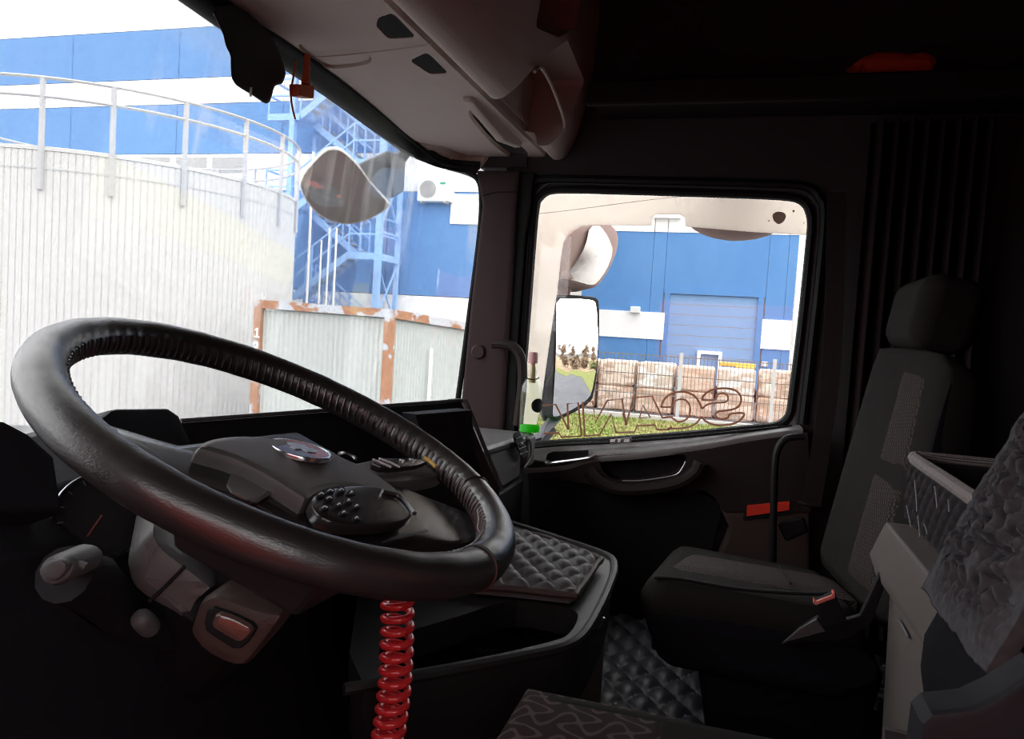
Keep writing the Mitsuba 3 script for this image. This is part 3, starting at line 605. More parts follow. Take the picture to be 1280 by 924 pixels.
# windscreen
topc = smooth_path([(-1.02, 0.70, 2.905), (-0.95, 0.755, 2.91), (-0.6, 0.795, 2.915), (-0.1, 0.826, 2.915), (0.36, 0.862, 2.91), (0.78, 0.882, 2.905), (0.95, 0.85, 2.90), (1.005, 0.72, 2.895)], 6)
botc = smooth_path([(-1.02, 0.78, 2.05), (-0.95, 0.86, 2.05), (-0.6, 0.93, 2.05), (-0.1, 0.97, 2.05), (0.36, 0.98, 2.05), (0.78, 0.97, 2.05), (0.95, 0.90, 2.05), (1.005, 0.775, 2.05)], 6)
obj('window_2', grid(np.stack([botc + (topc - botc) * t for t in np.linspace(0, 1, 5)])), 'windscreen_glass', label='windscreen pane with dried dirt streaks', kind='structure', smooth=True)
tr2 = thing('trim_2', 'black rubber strip along the top and side of the windscreen', None, kind='structure')
Lw = np.vstack([[(-1.02, 0.70, 2.9), (-0.6, 0.79, 2.9)], pts([(216, 0), (279, 43), (358, 92), (420, 133), (503, 192)], 'z', 2.9), [at(540, 207, 'x', 0.90), at(568, 213, 'x', 0.965), at(592, 218, 'x', 0.99)]])
Up = np.vstack([[(-1.02, 0.60, 2.93), (-0.6, 0.69, 2.93)], pts([(282, 0), (350, 48), (420, 97), (470, 137), (518, 177)], 'z', 2.93), [at(548, 200, 'x', 0.90), at(572, 207, 'x', 0.965), at(600, 209, 'x', 0.99)]])
Ls, Us = smooth_path(Lw, 5), smooth_path(Up, 5)
obj('header_strip', sheet(np.stack([Ls * (1 - t) + Us * t + [0, 0, 0.004 - 0.012 * math.sin(math.pi * t)] for t in np.linspace(0, 1, 8)]), (0, 0, 0.012)), 'rubber', tr2, smooth=40)
obj('header_lip', tube(Us + [0, 0, -0.002], 0.006, 8), 'black', tr2)
edge = smooth_path(pts([(560, 209), (585, 216), (598, 225), (602, 245), (600, 290), (588, 385), (578, 460), (570, 520), (562, 600)], 'x', 1.0), 5)
obj('side_strip', tube(edge, 0.0085, 8), 'black', tr2)

# overhead console
oc = thing('overhead_console', 'taupe plastic overhead shelf above the windscreen with storage pockets', 'overhead console')
ZC = 2.93
outer = np.vstack([[(-1.05, 0.548, ZC), (-1.05, 0.60, ZC), (-0.6, 0.69, ZC)], pts([(282, 0), (350, 48), (420, 97), (470, 137), (518, 177)], 'z', ZC), [(0.90, 0.80, ZC), (1.0, 0.78, ZC)], [(1.015, 0.70, ZC), (1.015, 0.60, ZC), (1.01, 0.548, ZC), (0.6, 0.548, ZC)]])
t1 = chaikin(pts([(470, 33), (473, 22), (491, 16), (521, 47), (486, 49)], 'z', ZC), 2, q=0.12)
t2 = chaikin(pts([(512, 76), (534, 65), (561, 92), (538, 93)], 'z', ZC), 2, q=0.12)
slot = chaikin(pts([(580, 139), (602, 134), (632, 163), (668, 199), (640, 199), (612, 178)], 'z', ZC), 2)
slot[:, 1] = np.maximum(slot[:, 1], 0.562)
hnd = chaikin(pts([(368, 57), (385, 54), (432, 55), (460, 65), (467, 78), (445, 84), (405, 87)], 'z', ZC), 2)
obj('front_panel', plate(outer, [t1, t2, slot, hnd], (0, 0, 0.012)), 'console', oc, smooth=False)
for k_, hq in (('grille', t1), ('grille', t2)):
    c = hq.mean(0); obj(k_, slab(c + (hq - c) * 0.995 + [0, 0, 0.001], (0, 0, 0.03), 0.002), 'grille_black', oc)
c = hnd.mean(0); obj('flush_cover', slab(c + (hnd - c) * 0.965 + [0, 0, 0.005], (0, 0, 0.02), 0.003), 'console', oc)
bA = smooth_path(np.array([at(500, 163, 'z', ZC), at(518, 177, 'z', ZC), (0.90, 0.80, ZC), (0.99, 0.775, ZC), (1.010, 0.71, ZC)]), 4)
bB = smooth_path(np.array([at(500, 164, 'z', ZC), at(518, 178, 'z', ZC), at(550, 200, 'x', 0.92), at(580, 207, 'x', 0.985), at(603, 208.5, 'x', 0.994)]), 4)
obj('corner_fillet', sheet(np.stack([bA, bA * 0.5 + bB * 0.5, bB]), (0, 0.004, 0.010)), 'console', oc, smooth=40)
obj('panel_seam', tube(pts([(395, 72), (440, 68), (500, 61), (540, 55)], 'z', ZC), 0.0016, 5), 'console', oc)
obj('slot_tray', box((0.52, 0.565, ZC + 0.05), (1.0, 0.68, ZC + 0.06)), 'console', oc)
prof = smooth_path([(0.538, 2.945), (0.532, 2.928), (0.515, 2.922), (0.49, 2.934), (0.466, 2.985), (0.446, 3.07), (0.43, 3.17), (0.42, 3.40)], 4)
pf = np.vstack([prof, [(0.60, 3.40), (0.60, 2.97), (0.545, 2.96)]])
cs = m3.CrossSection([[(float(a), float(b)) for a, b in pf]]); area_ok = cs.area() > 0
if not area_ok: cs = m3.CrossSection([[(float(a), float(b)) for a, b in pf[::-1]]])
body = cs.extrude(2.06).transform([[0, 0, 1, -1.04], [1, 0, 0, 0], [0, 1, 0, 0]])
def cutter(l, y0=0.35, y1=0.56, r=0.012):
    A = pts(l, 'y', 0.452); P = np.vstack([A + [0, -0.12, 0], A + [0, 0.125, 0]]); return m3.Manifold.hull_points(np.ascontiguousarray((P[:, None] + ball(5) * r).reshape(-1, 3)))
pk1 = [(660, 122), (676, 82), (700, 58), (722, 104), (708, 180), (692, 172)]
pk2 = [(668, -30), (668, 28), (690, 40), (706, 30), (716, -30)]
body = body - cutter(pk1) - cutter(pk2)
obj('rear_panel', mf(body), 'console', oc, smooth=35)
obj('pocket_lip', tube(smooth_path(pts([(668, 90), (676, 84), (690, 108), (704, 146), (706, 160)], 'y', 0.452), 4), 0.004, 6), 'console', oc)
obj('pocket_liner', hull(np.vstack([pts(pk1, 'y', 0.452) * 1 + [0, 0.125, 0], pts(pk1, 'y', 0.452) + [0, 0.135, 0]]), 0.008), 'console', oc)

# windscreen sensor housing, orange plug
sh_px = [(262, 8), (279, 43), (280, 50), (283, 60), (288, 69), (288, 84), (289, 97), (294, 106), (303, 112), (318, 121), (331, 130), (336, 129), (339, 124), (343, 108), (348, 106), (353, 105), (356, 98), (358, 90), (345, 50), (300, 5)]
sh = thing('sensor_housing', 'black camera housing hanging from the top of the windscreen', 'camera housing')
obj('case', slab(pts(sh_px, 'y', 0.775), nrm(ray(310, 70)) * 0.06, 0.006, 1), 'rubber', sh)
obj('white_mark', slab(pts([(313.5, 109), (315.5, 109), (314.5, 121), (312.5, 120)], 'y', 0.773), (0, 0.002, 0)), 'icon', sh)
op = thing('orange_plug', 'orange cable plug hanging from the windscreen header on a thin wire', 'plug')
obj('plug_body', slab(pts([(373, 105), (394, 107), (393, 123), (387, 122.5), (374, 120)], 'y', 0.74), (0, 0.02, 0), 0.003), 'orange_plug', op)
obj('plug_neck', tube(pts([(384, 68), (383, 90), (382, 106)], 'y', 0.75), [0.005, 0.006, 0.008], 8), 'orange_plug', op)
obj('wire', tube(smooth_path(pts([(370, 76), (367, 95), (364, 112), (364, 125), (366, 137), (369, 149)], 'y', 0.75), 5), 0.0018, 6), 'orange_plug', op)

# ------------------------------------------------------------------ mirrors outside the glass, wind deflector
def mdir(px, py, tgt): 
    d = nrm(ray(px, py)); return nrm(nrm(tgt) - d)
mm = thing('wing_mirror', 'tall black framed wing mirror showing the yard, outside the passenger window', 'mirror')
XM = 1.30
nrm_m = mdir(722, 436, (0.085, -1.0, 0.0))
o = at(720, 445, 'x', XM); mu = nrm(np.cross([0, 0, 1], nrm_m)); mv = np.cross(nrm_m, mu)
gl = [(698, 373), (722, 373), (744, 375), (748, 380), (748.5, 420), (747, 455), (741, 492), (735, 501), (715, 514), (695, 523), (693, 515), (695, 450), (697, 400)]
GP = np.array([onplane(x, y, o, nrm_m) for x, y in gl])
loc = np.stack([(GP - o) @ mu, (GP - o) @ mv], 1)
us = np.linspace(-1, 1, 17); RC = 1.9
def convex(P2, R):
    Q = np.ascontiguousarray(chaikin(P2, 1)); 
    c = Q.mean(0); rings = [c + (Q - c) * t for t in np.linspace(0.02, 1, 9)]
    V = np.stack([np.array([o_ + mu_ * a + mv_ * b + n_ * (-(a * a + b * b) / (2 * R)) for a, b in r]) for r in rings])
    NV = np.stack([np.array([nrm(n_ + mu_ * a / R + mv_ * b / R) for a, b in r]) for r in rings])
    return grid(V, False, True), NV.reshape(-1, 3)
o_, mu_, mv_, n_ = o, mu, mv, nrm_m
gm, gn = convex(loc, RC)
obj('mirror_pane', gm, 'mirror_glass', mm, smooth=True)
fr_px = [(694, 369), (722, 369), (745, 371), (750, 377), (750, 420), (748, 460), (743, 496), (737, 505), (716, 518), (694, 527), (690, 518), (692, 450), (693, 400)]
FP = np.array([onplane(x, y, o - nrm_m * 0.012, nrm_m) for x, y in fr_px])
obj('housing', slab(FP, -nrm_m * 0.07, 0.006, 1), 'rubber', mm)
obj('housing_side', hull(np.vstack([pts([(694, 372), (692, 520)], 'x', XM), pts([(690, 378), (676, 508), (680, 525)], 'x', XM - 0.02)]), 0.004), 'mirror_dark', mm)
obj('bracket', hull(np.vstack([pts([(690, 518), (700, 524), (692, 532)], 'x', XM), pts([(664, 552), (676, 548), (664, 562)], 'x', XM - 0.16)]), 0.004), 'mirror_dark', mm)
for y_, z_ in ((0.60, 2.02), (0.62, 2.78)): obj('mirror_arm', tube(smooth_path([(1.06, y_, z_), (1.2, y_ + 0.02, z_), (XM + 0.03, at(690, 500, 'x', XM)[1], z_ + (0.12 if z_ < 2.5 else -0.1))], 4), 0.016, 8), 'mirror_dark', mm)
wm = thing('wide_angle_mirror', 'small pale wide angle mirror above the tall wing mirror', 'mirror')
o = at(742, 318, 'x', XM + 0.02); nrm_m = mdir(742, 318, (0.35, -0.9, 0.35)); mu = nrm(np.cross([0, 0, 1], nrm_m)); mv = np.cross(nrm_m, mu)
GP = np.array([onplane(x, y, o, nrm_m) for x, y in [(740, 281), (758, 281), (766, 289), (770.5, 300), (769, 317), (760, 337), (748, 354), (741, 356), (725, 351), (711, 345), (722, 328), (732, 308)]])
o_, mu_, mv_, n_ = o, mu, mv, nrm_m
gm, gn = convex(np.stack([(GP - o) @ mu, (GP - o) @ mv], 1), 0.5)
obj('mirror_pane', gm, 'mirror_smoke', wm, smooth=True)
FP = np.array([onplane(x, y, o - nrm_m * 0.014, nrm_m) for x, y in [(735, 277), (762, 277), (772, 287), (775, 300), (772, 318), (762, 340), (750, 357), (741, 360), (722, 356), (707, 348), (700, 352), (698, 340), (702, 310), (712, 290)]])
obj('housing', slab(FP, -nrm_m * 0.09, 0.012, 1), 'mirror_brown', wm)
obj('mirror_arm', hull(np.vstack([pts([(698, 330), (700, 372)], 'x', XM), pts([(712, 352), (708, 372)], 'x', XM)]), 0.01), 'mirror_brown', wm)
km = thing('kerb_mirror', 'brown rounded kerb mirror hanging above the passenger window', 'mirror')
c = at(920, 270, 'x', 1.32); V = ball(14) * np.array([0.12, 0.147, 0.072]); V[:, 2] = np.where(V[:, 2] > 0, V[:, 2] * 0.9, V[:, 2])
obj('housing', hull(V + c), 'mirror_brown', km, smooth=50)
obj('housing_glint', tube(smooth_path(pts([(878, 271), (890, 276), (905, 280), (925, 281), (946, 276)], 'x', 1.2), 4), 0.0025, 6), 'galv_white', km)  # pale tube paints the highlight line along the brown housing
obj('mounting_arm', hull([c + [0.0, -0.05, 0.03], c + [0.0, 0.03, 0.03], c + [-0.225, -0.05, 0.2], c + [-0.225, 0.03, 0.2]], 0.02), 'mirror_dark', km)
df = thing('wind_deflector', 'milky plastic wind deflector around the top and front of the passenger window', 'wind deflector')
XD = 1.115
inn = [(664, 560), (676, 505), (685, 440), (694, 379), (698, 350), (701, 322), (704, 303), (711, 290), (724, 283), (742, 281), (814, 282), (815, 272), (819, 268), (850, 268), (856, 272), (857, 283), (940, 290), (1030, 295)]
outp = [(1030, 225), (960, 218), (800, 214), (690, 212), (655, 222), (645, 250), (640, 320), (632, 420), (622, 560)]
Pd = pts(inn + outp, 'x', XD); obj('shield', slab(Pd, (0.004, 0, 0)), 'milky', df, smooth=False)
obj('shield_tape', tube(smooth_path(pts([(668, 268), (720, 262), (780, 254), (850, 246), (930, 243)], 'x', XD - 0.002), 4), 0.0008, 5), 'mirror_shell', df)
obj('stain', slab(chaikin(pts([(965, 268), (972, 264), (980, 266), (983, 270), (980, 277), (973, 281), (967, 276)], 'x', XD - 0.003), 1), (0.002, 0, 0)), 'mirror_brown', df)
for x, y, r in ((992, 264, 1.8), (961, 276, 1.2), (1005, 279, 1.0)): obj('stain', slab(pts([(x - r, y), (x, y - r), (x + r, y - 0.5), (x, y + r)], 'x', XD - 0.003), (0.002, 0, 0)), 'mirror_brown', df)

# front mirror seen through the windscreen
fm = thing('front_mirror', 'pale teardrop front mirror outside the top corner of the windscreen', 'mirror')
YM = 1.12
hp = [(374, 235), (378, 217), (393, 199), (405, 188), (414, 185), (427, 188), (446, 205), (464, 229), (484, 251), (487, 257), (479, 265), (456, 277), (430, 281), (404, 273), (386, 257)]
od = at(430, 235, 'y', YM); ofn = nrm(CAM - od + np.array([0, 0, -0.25]))
HPp = np.array([onplane(x, y, od, ofn) for x, y in hp])
obj('housing', slab(smooth_path(HPp, 3, True), -ofn * 0.09, 0.010), 'mirror_shell', fm)
hc_ = HPp.mean(0); IP = hc_ + (HPp - hc_) * 0.955 + ofn * 0.002
obj('mirror_pane', slab(smooth_path(IP, 3, True), ofn * 0.002, 0.0008), 'mirror_smoke', fm)
ip2 = [(380, 224), (400, 228), (420, 236), (430, 250), (432, 258), (400, 259), (385, 245)]
obj('inner_lens', slab(np.array([onplane(x, y, od + ofn * 0.005, ofn) for x, y in ip2]), -ofn * 0.002, 0.0006, 1), 'mirror_glass', fm)
ma = at(495, 205, 'y', 1.06); obj('mount_arm', tube([ma, (ma[0] - 0.02, 0.955, 3.06)], 0.02, 8), 'mirror_dark', fm)
obj('mount', hull(np.vstack([pts([(452, 208), (462, 226), (486, 244)], 'y', YM + 0.05), pts([(484, 194), (502, 200), (500, 236), (488, 243)], 'y', YM - 0.08)]), 0.012), 'mirror_dark', fm)

# ------------------------------------------------------------------ dashboard
db = thing('dashboard', 'black and grey dashboard curving around the steering wheel', 'dashboard')
A, B = at(226, 527, 'y', 0.66), at(578, 501, 'x', 0.20)
Cc, D_, E_ = at(627, 612, 'x', 0.22), at(624, 640, 'x', 0.222), at(200, 690, 'y', 0.65)
fz = np.array([0.10, 0.30, -0.10])
obj('centre_fascia', slab([A, B, Cc, D_, E_], fz, 0.006), 'dash_black', db)
obj('fascia_edge', tube(smooth_path([at(560, 501.5, 'x', 0.185), at(579, 501, 'x', 0.20), at(585, 508, 'x', 0.203), at(606, 560, 'x', 0.212), at(628, 614, 'x', 0.22)], 4), 0.004, 6), 'dash_grey', db)
obj('fascia_rim', tube([A + [0, 0, 0.001], B * 0.5 + A * 0.5 + [0, 0, 0.001], B + [0, 0, 0.001]], 0.003, 6), 'dash_grey', db)
obj('fascia_cheek', slab([at(566, 540, 'x', 0.195), at(580, 512, 'x', 0.196), at(620, 606, 'x', 0.212), at(612, 628, 'x', 0.212), at(590, 590, 'x', 0.205)], (-0.002, -0.004, 0), 0.001), 'door_trim', db)
obj('display_screen', slab([at(486, 512, 'x', 0.07) + [-0.03, -0.06, 0], at(556, 507, 'x', 0.16) + [-0.03, -0.06, 0], at(560, 560, 'x', 0.165) + [-0.03, -0.06, 0], at(500, 565, 'x', 0.08) + [-0.03, -0.06, 0]], (0.01, 0.03, 0), 0.002), 'dash_black', db)
obj('display_strip', slab([at(554, 532, 'x', 0.13), at(568, 529, 'x', 0.145), at(568, 531, 'x', 0.145), at(554, 534, 'x', 0.13)], (0.004, 0.01, 0)), 'dash_grey', db)
# right hand section
obj('top_pad', hull([(0.30, 0.52, 2.188), (0.90, 0.52, 2.165), (0.93, 0.62, 2.161), (0.95, 0.80, 2.161), (0.3, 0.62, 2.205), (0.3, 0.80, 2.20), (0.3, 0.56, 2.15), (0.93, 0.56, 2.15)], 0.012), 'dash_grey', db)
obj('glove_door', rbox((0.30, 0.515, 2.068), (0.84, 0.70, 2.176), 0.012), 'dash_grey', db)
obj('lower_dash', rbox((0.30, 0.52, 1.75), (0.90, 0.78, 2.060), 0.012), 'dash_black', db)
vt = at(655, 556, 'x', 0.86)
obj('vent_housing', rbox((0.845, 0.50, 2.09), (0.925, 0.70, 2.178), 0.014), 'dash_grey', db)
obj('vent_hole', slab(pts([(642, 543), (649, 538), (656, 552), (661, 570), (653, 574), (646, 558)], 'y', 0.497), (0, 0.004, 0), 0.001, 1), 'black', db)
for i in range(4):
    y = 546 + i * 6.5; obj('vent_vane', tube(pts([(645 + i * 1.5, y + 3), (654 + i * 1.7, y - 1)], 'y', 0.493), 0.0022, 6), 'dash_black', db)
obj('vent_knob', rbox(at(651, 556, 'y', 0.488) - 0.005, at(651, 556, 'y', 0.488) + 0.005, 0.003), 'steel', db)
obj('vent_trim', tube(smooth_path(pts([(661, 548), (664, 560), (662, 574), (655, 585)], 'y', 0.495), 4), 0.0022, 6), 'dash_grey', db)
# left part: binnacle, cluster, lower body
obj('lower_body', hull([(-1.04, 0.66, 1.6), (-1.04, 0.66, 2.24), (-0.2, 0.68, 2.24), (0.25, 0.60, 2.15), (0.25, 0.60, 1.6), (-1.04, 0.84, 2.12), (0.25, 0.84, 2.05), (-1.04, 0.84, 1.6), (0.25, 0.84, 1.6)], 0.02), 'dash_black', db)
bn = [(128, 522), (141, 512), (150, 510.5), (212, 510), (225, 519), (234, 540), (243, 556), (245, 600), (120, 600)]
obj('binnacle_hood', slab(pts(bn, 'y', 0.64), (0.0, 0.14, -0.045), 0.005), 'dash_black', db)
lf = [(-60, 545), (-20, 526), (8, 525), (38, 541), (70, 570), (80, 640), (-60, 640)]
obj('side_pod', slab(pts(lf, 'y', 0.60), (0.0, 0.14, -0.06), 0.006), 'dash_black', db)
for cx, cy, r in ((127, 645, 0.046),):
    c = at(cx, cy, 'y', 0.615); ax = nrm(CAM - c + np.array([0.15, 0, 0.1]))
    g_ = obj('gauge', lathe([(0.0005, 0.002), (r * 0.92, 0.002), (r * 0.95, 0.0), (r * 0.9, -0.004)], c, ax, 32), 'black', db)
    obj('bezel', lathe([(r * 0.94, 0.0), (r * 0.97, 0.004), (r, 0.0)], c, ax, 40), 'steel', g_)
    a_ = nrm(np.cross([0, 0, 1], ax)); b_ = np.cross(ax, a_)
    for k_ in range(11):
        th = math.radians(-210 + 24 * k_); d_ = -a_ * math.cos(th) * -1 + b_ * -math.sin(th)
        obj('tick', bar(c + ax * 0.0035 + d_ * r * 0.76, c + ax * 0.0035 + d_ * r * 0.88, 0.0012), 'mirror_dark', g_)
    obj('needle', bar(c + ax * 0.005, c + ax * 0.005 - b_ * r * 0.45 + a_ * -r * 0.3, 0.0015), 'belt_red', g_)

# ------------------------------------------------------------------ steering wheel
sw = thing('steering_wheel', 'large steering wheel with a worn black leather lace-on cover', 'steering wheel')
WC = np.array([-0.407, 0.408, 2.328]); wa = np.array([0.99888, 0, -0.04735]); wb = np.array([0.01914, 0.91465, 0.40379]); wn = np.array([0.04331, -0.40424, 0.91363])
def WP(px, py, w=0.0): return onplane(px, py, WC + wn * w, wn)
def WL(u, v, w=0.0): return WC + wa * u + wb * v + wn * w
def wpoly(l, w): return np.array([WP(x, y, w) for x, y in l])
RW = 0.222
nt, ns = 240, 28
th = np.arange(nt) * 2 * np.pi / nt; ph = np.arange(ns) * 2 * np.pi / ns
wr = meshkit.fbm(np.stack([np.cos(th) * 9, np.sin(th) * 9, 0 * th], 1), 3, 2)
V = np.zeros((nt, ns, 3))
for i, t in enumerate(th):
    for j, p in enumerate(ph):
        r = 0.0190 + 0.0012 * (wr[i] - 0.5)
        inner_ = math.cos(p) < -0.55
        if inner_: r += 0.0012 * math.sin(t * 75) * (-math.cos(p) - 0.55) / 0.45
        rad = RW + r * math.cos(p); V[i, j] = WL(rad * math.cos(t), rad * math.sin(t), r * math.sin(p))
obj('rim_cover', grid(V, True, True), 'leather', sw, smooth=True, label='worn black leather rim cover')
for a0, a1 in ((math.radians(262), math.radians(268)), (math.radians(318), math.radians(322))):
    tt = np.linspace(0, 2 * np.pi, 25)[:-1]; a = (a0 + a1) / 2
    obj('cover_seam', tube(np.array([WL((RW + 0.0198 * math.cos(p)) * math.cos(a), (RW + 0.0198 * math.cos(p)) * math.sin(a), 0.0198 * math.sin(p)) for p in tt]), 0.0012, 6, True), 'leather', sw)
# lacing on the inside of the rim
q = []
for k_ in range(150):
    a = 2 * np.pi * k_ / 150; P = []
    for s in np.linspace(-1, 1, 5):
        p = math.pi - s * 0.50; aa = a + s * 0.010; rr_ = 0.0200
        P.append(WL((RW + rr_ * math.cos(p)) * math.cos(aa), (RW + rr_ * math.cos(p)) * math.sin(aa), rr_ * math.sin(p)))
    q.append(tube(P, 0.0015, 5))
obj('lacing', J(*q), 'leather', sw, kind='stuff', smooth=40)
# spokes
hubP = WL(-0.02, -0.055, -0.03)
def spoke(l, w, t, m='wheel_grey', bev=0.006, key='spoke'): return obj(key, slab(wpoly(l, w), -wn * t, bev, 1), m, sw)
spoke([(131, 527), (150, 532), (195, 546), (245, 560), (272, 562), (330, 592), (386, 630), (370, 642), (330, 625), (280, 608), (225, 590), (170, 566), (140, 545)], -0.016, 0.022)
spoke([(425, 582), (440, 578), (470, 572), (520, 571), (556, 576), (560, 592), (520, 600), (470, 602), (440, 600)], -0.008, 0.022)
spoke([(470, 600), (500, 606), (540, 622), (588, 640), (604, 660), (596, 677), (560, 680), (500, 668), (440, 668), (390, 640)], -0.014, 0.03, 'gloss_dark')
spoke([(330, 596), (385, 626), (402, 652), (432, 672), (392, 668), (345, 645), (310, 626)], -0.018, 0.022, 'gloss_dark')
obj('hub_core', hull(np.array([WL(u, v, w) for u, v, w in [(-0.12, 0.03, -0.02), (0.06, 0.03, -0.02), (0.08, -0.09, -0.02), (0.03, -0.15, -0.02), (-0.10, -0.13, -0.02), (-0.1, 0.0, -0.09), (0.05, 0.0, -0.09), (0.05, -0.11, -0.09), (-0.08, -0.11, -0.09)]]), 0.008), 'gloss_dark', sw)
pad = [(245, 557), (256, 548), (272, 544), (300, 541.5), (330, 543), (365, 549), (400, 559), (430, 570), (456, 582), (486, 600), (506, 617), (512, 630), (500, 632), (470, 612), (430, 606), (402, 612), (386, 624), (370, 614), (345, 598), (318, 583), (290, 570), (262, 562)]
obj('airbag_cover', slab(wpoly(pad, 0.004), -wn * 0.03, 0.007, 1), 'wheel_grey', sw)
bz = [(138, 533), (150, 535), (192, 548), (240, 563), (300, 580), (352, 606), (338, 614), (318, 627), (300, 622), (262, 610), (222, 594), (180, 571), (150, 548)]
bp = obj('button_pad', slab(wpoly(bz, -0.011), -wn * 0.012, 0.003, 1), 'gloss_dark', sw)
obj('reflection_patch', slab(wpoly([(282, 611), (291, 586), (330, 597), (353, 607), (338, 615), (318, 626)], -0.009), -wn * 0.003, 0.001, 1), 'gloss_grey', bp)  # lighter grey patch paints a reflection on the dark pad
obj('accent_and_glint', slab(wpoly([(312, 627), (330, 617), (344, 606), (355, 607), (340, 616), (322, 628)], -0.0082), -wn * 0.002, 0.0006), 'steel', bp)  # silver sliver paints the bright highlight at the pad's end
bR = [(388, 622), (402, 612), (430, 606), (462, 605), (488, 613), (512, 630), (519, 641), (505, 650), (470, 655), (430, 655), (405, 648), (391, 636)]
bp = obj('button_pad', slab(wpoly(bR, 0.006), -wn * 0.014, 0.004, 1), 'gloss_dark', sw)
for i, (x, y) in enumerate(((402, 617), (413, 613), (427, 612), (440, 615), (412, 622), (424, 630), (436, 625), (406, 634), (430, 640), (446, 632), (446, 647))):
    b_ = obj('button', slab(wpoly([(x - 6, y - 2), (x + 4, y - 4), (x + 6, y + 2), (x - 4, y + 4)], 0.0085), -wn * 0.003, 0.0006, 1), 'dash_black', bp)
    dx = (3, 3.4, 3, 1.5, 3, 2, 1.5, 3.5, 2, 2, 2)[i]
    obj('symbol', tube(wpoly([(x - dx, y + 1), (x, y - 1.2), (x + dx, y + 0.5)], 0.0088), 0.0005, 5), 'icon', b_)
obj('accent_and_glint', tube(smooth_path(wpoly([(478, 614), (497, 619), (508, 628), (518, 642)], 0.008), 5), 0.0022, 8), 'steel', bp)
bU = [(462, 577), (478, 572), (525, 572), (536, 576), (520, 582), (480, 585)]
bp = obj('button_pad', slab(wpoly(bU, 0.004), -wn * 0.008, 0.002, 1), 'gloss_dark', sw)
for l in ([(466, 574), (480, 580), (489, 584)], [(474, 573), (488, 578), (500, 584)], [(500, 575), (505, 576), (503, 578)], [(512, 574), (520, 576), (516, 578)]):
    obj('symbol', tube(wpoly(l, 0.005), 0.0012, 5), 'icon', bp)
obj('chrome_arc', tube(smooth_path(wpoly([(424, 567), (432, 566), (441, 570), (445, 574)], 0.002), 4), 0.0018, 6), 'chrome', sw)
ec = WP(375, 562, 0.0055); _wn, _wb = wn, wb; wn = nrm(_wn + _wb * 0.20); wb = np.cross(wn, wa)
em = obj('emblem', lathe([(0.0265, 0.0), (0.0272, 0.0012), (0.0290, 0.0014), (0.0298, 0.0), (0.0298, -0.003)], ec, wn, 40), 'chrome', sw)
hd = lambda s: np.array([ec + wa * 0.0265 * math.cos(t) + wb * 0.0265 * math.sin(t) for t in np.linspace(s, s + math.pi, 18)])
obj('field', slab(hd(math.radians(70)) + wn * 0.001, -wn * 0.003), 'emblem_blue', em); obj('field', slab(hd(math.radians(250)) + wn * 0.0012, -wn * 0.003), 'emblem_red', em)
gp = np.array([(0.0, 0.018), (0.012, 0.014), (0.016, 0.004), (0.012, -0.004), (0.015, -0.014), (0.002, -0.019), (-0.006, -0.013), (-0.004, -0.004), (-0.014, -0.002), (-0.012, 0.006), (-0.004, 0.008)])
obj('crest', slab(np.array([ec + wa * u * 0.85 + wb * v * 0.85 + wn * 0.0022 for u, v in gp]), -wn * 0.002, 0.0006), 'steel', em)
wn, wb = _wn, _wb
obj('crest_base', tube(smooth_path(np.array([WP(x, y, 0.006) for x, y in ((402, 568), (409, 566), (412, 572), (407, 576), (401, 571))]), 3, True), 0.0022, 6, True), 'chrome', em)
obj('loose_thread', tube(smooth_path([WP(597, 637, 0.016), WP(598, 650, 0.012), WP(597, 660, 0.006), WP(600, 666, 0.004)], 4), 0.0007, 5), 'thread', sw)
obj('orange_wear', tube(smooth_path([WP(530, 572, 0.017), WP(538, 577, 0.017), WP(545, 584, 0.016)], 4), 0.0022, 6), 'yellow_thread', sw)

# steering column, tilt switch, stalk
DC = 0.70
co = thing('steering_column', 'grey plastic steering column shroud under the wheel with a rocker switch', 'steering column')
shroud = [(157, 705), (170, 685), (189, 663), (197, 668), (204, 685), (240, 712), (272, 738), (262, 745), (249, 756), (236, 785), (212, 770), (184, 755), (164, 738)]
P = np.array([dep(x, y, DC) for x, y in shroud]); obj('shroud', slab(P, FWD * 0.10 + np.array([0, 0.05, 0.02]), 0.014, 1), 'dash_grey', co)
obj('shroud_seam', tube(np.array([dep(x, y, DC - 0.003) for x, y in ((231, 708), (210, 730), (187, 752))]), 0.0018, 5), 'black', co)
obj('column_tube', tube([dep(300, 720, 0.74), dep(250, 800, 0.92), dep(200, 900, 1.15)], [0.06, 0.055, 0.05], 12), 'dash_black', co)
hs = [(233, 793), (239, 772), (248, 752), (267, 743), (295, 752), (324, 763), (357, 768), (345, 785), (332, 802), (306, 836), (285, 835), (252, 818)]
P = np.array([dep(x, y, DC - 0.02) for x, y in hs]); obj('switch_housing', slab(P, FWD * 0.10, 0.010, 1), 'brown_trim', co)
P = np.array([dep(x, y, DC - 0.026) for x, y in ((259, 758), (290, 768), (322, 783), (312, 802), (296, 815), (270, 800), (253, 787))]); obj('switch_bezel', slab(P, FWD * 0.012, 0.003, 1), 'black', co)
P = np.array([dep(x, y, DC - 0.034) for x, y in ((269, 766), (292, 773), (317, 787), (308, 799), (298, 806), (276, 794), (261, 784))]); obj('rocker', slab(P, FWD * 0.012, 0.005, 1), 'rocker', co)
sk_ = thing('indicator_stalk', 'grey indicator stalk with a rounded square end left of the column', 'stalk')
DS = 0.60
P = np.array([dep(x, y, DS) for x, y in ((42, 715), (48, 703), (64, 695), (82, 697), (92, 705), (93, 714), (84, 728), (66, 736), (50, 732))]); obj('stalk_end', slab(P, FWD * 0.05, 0.008, 1), 'dash_grey', sk_)
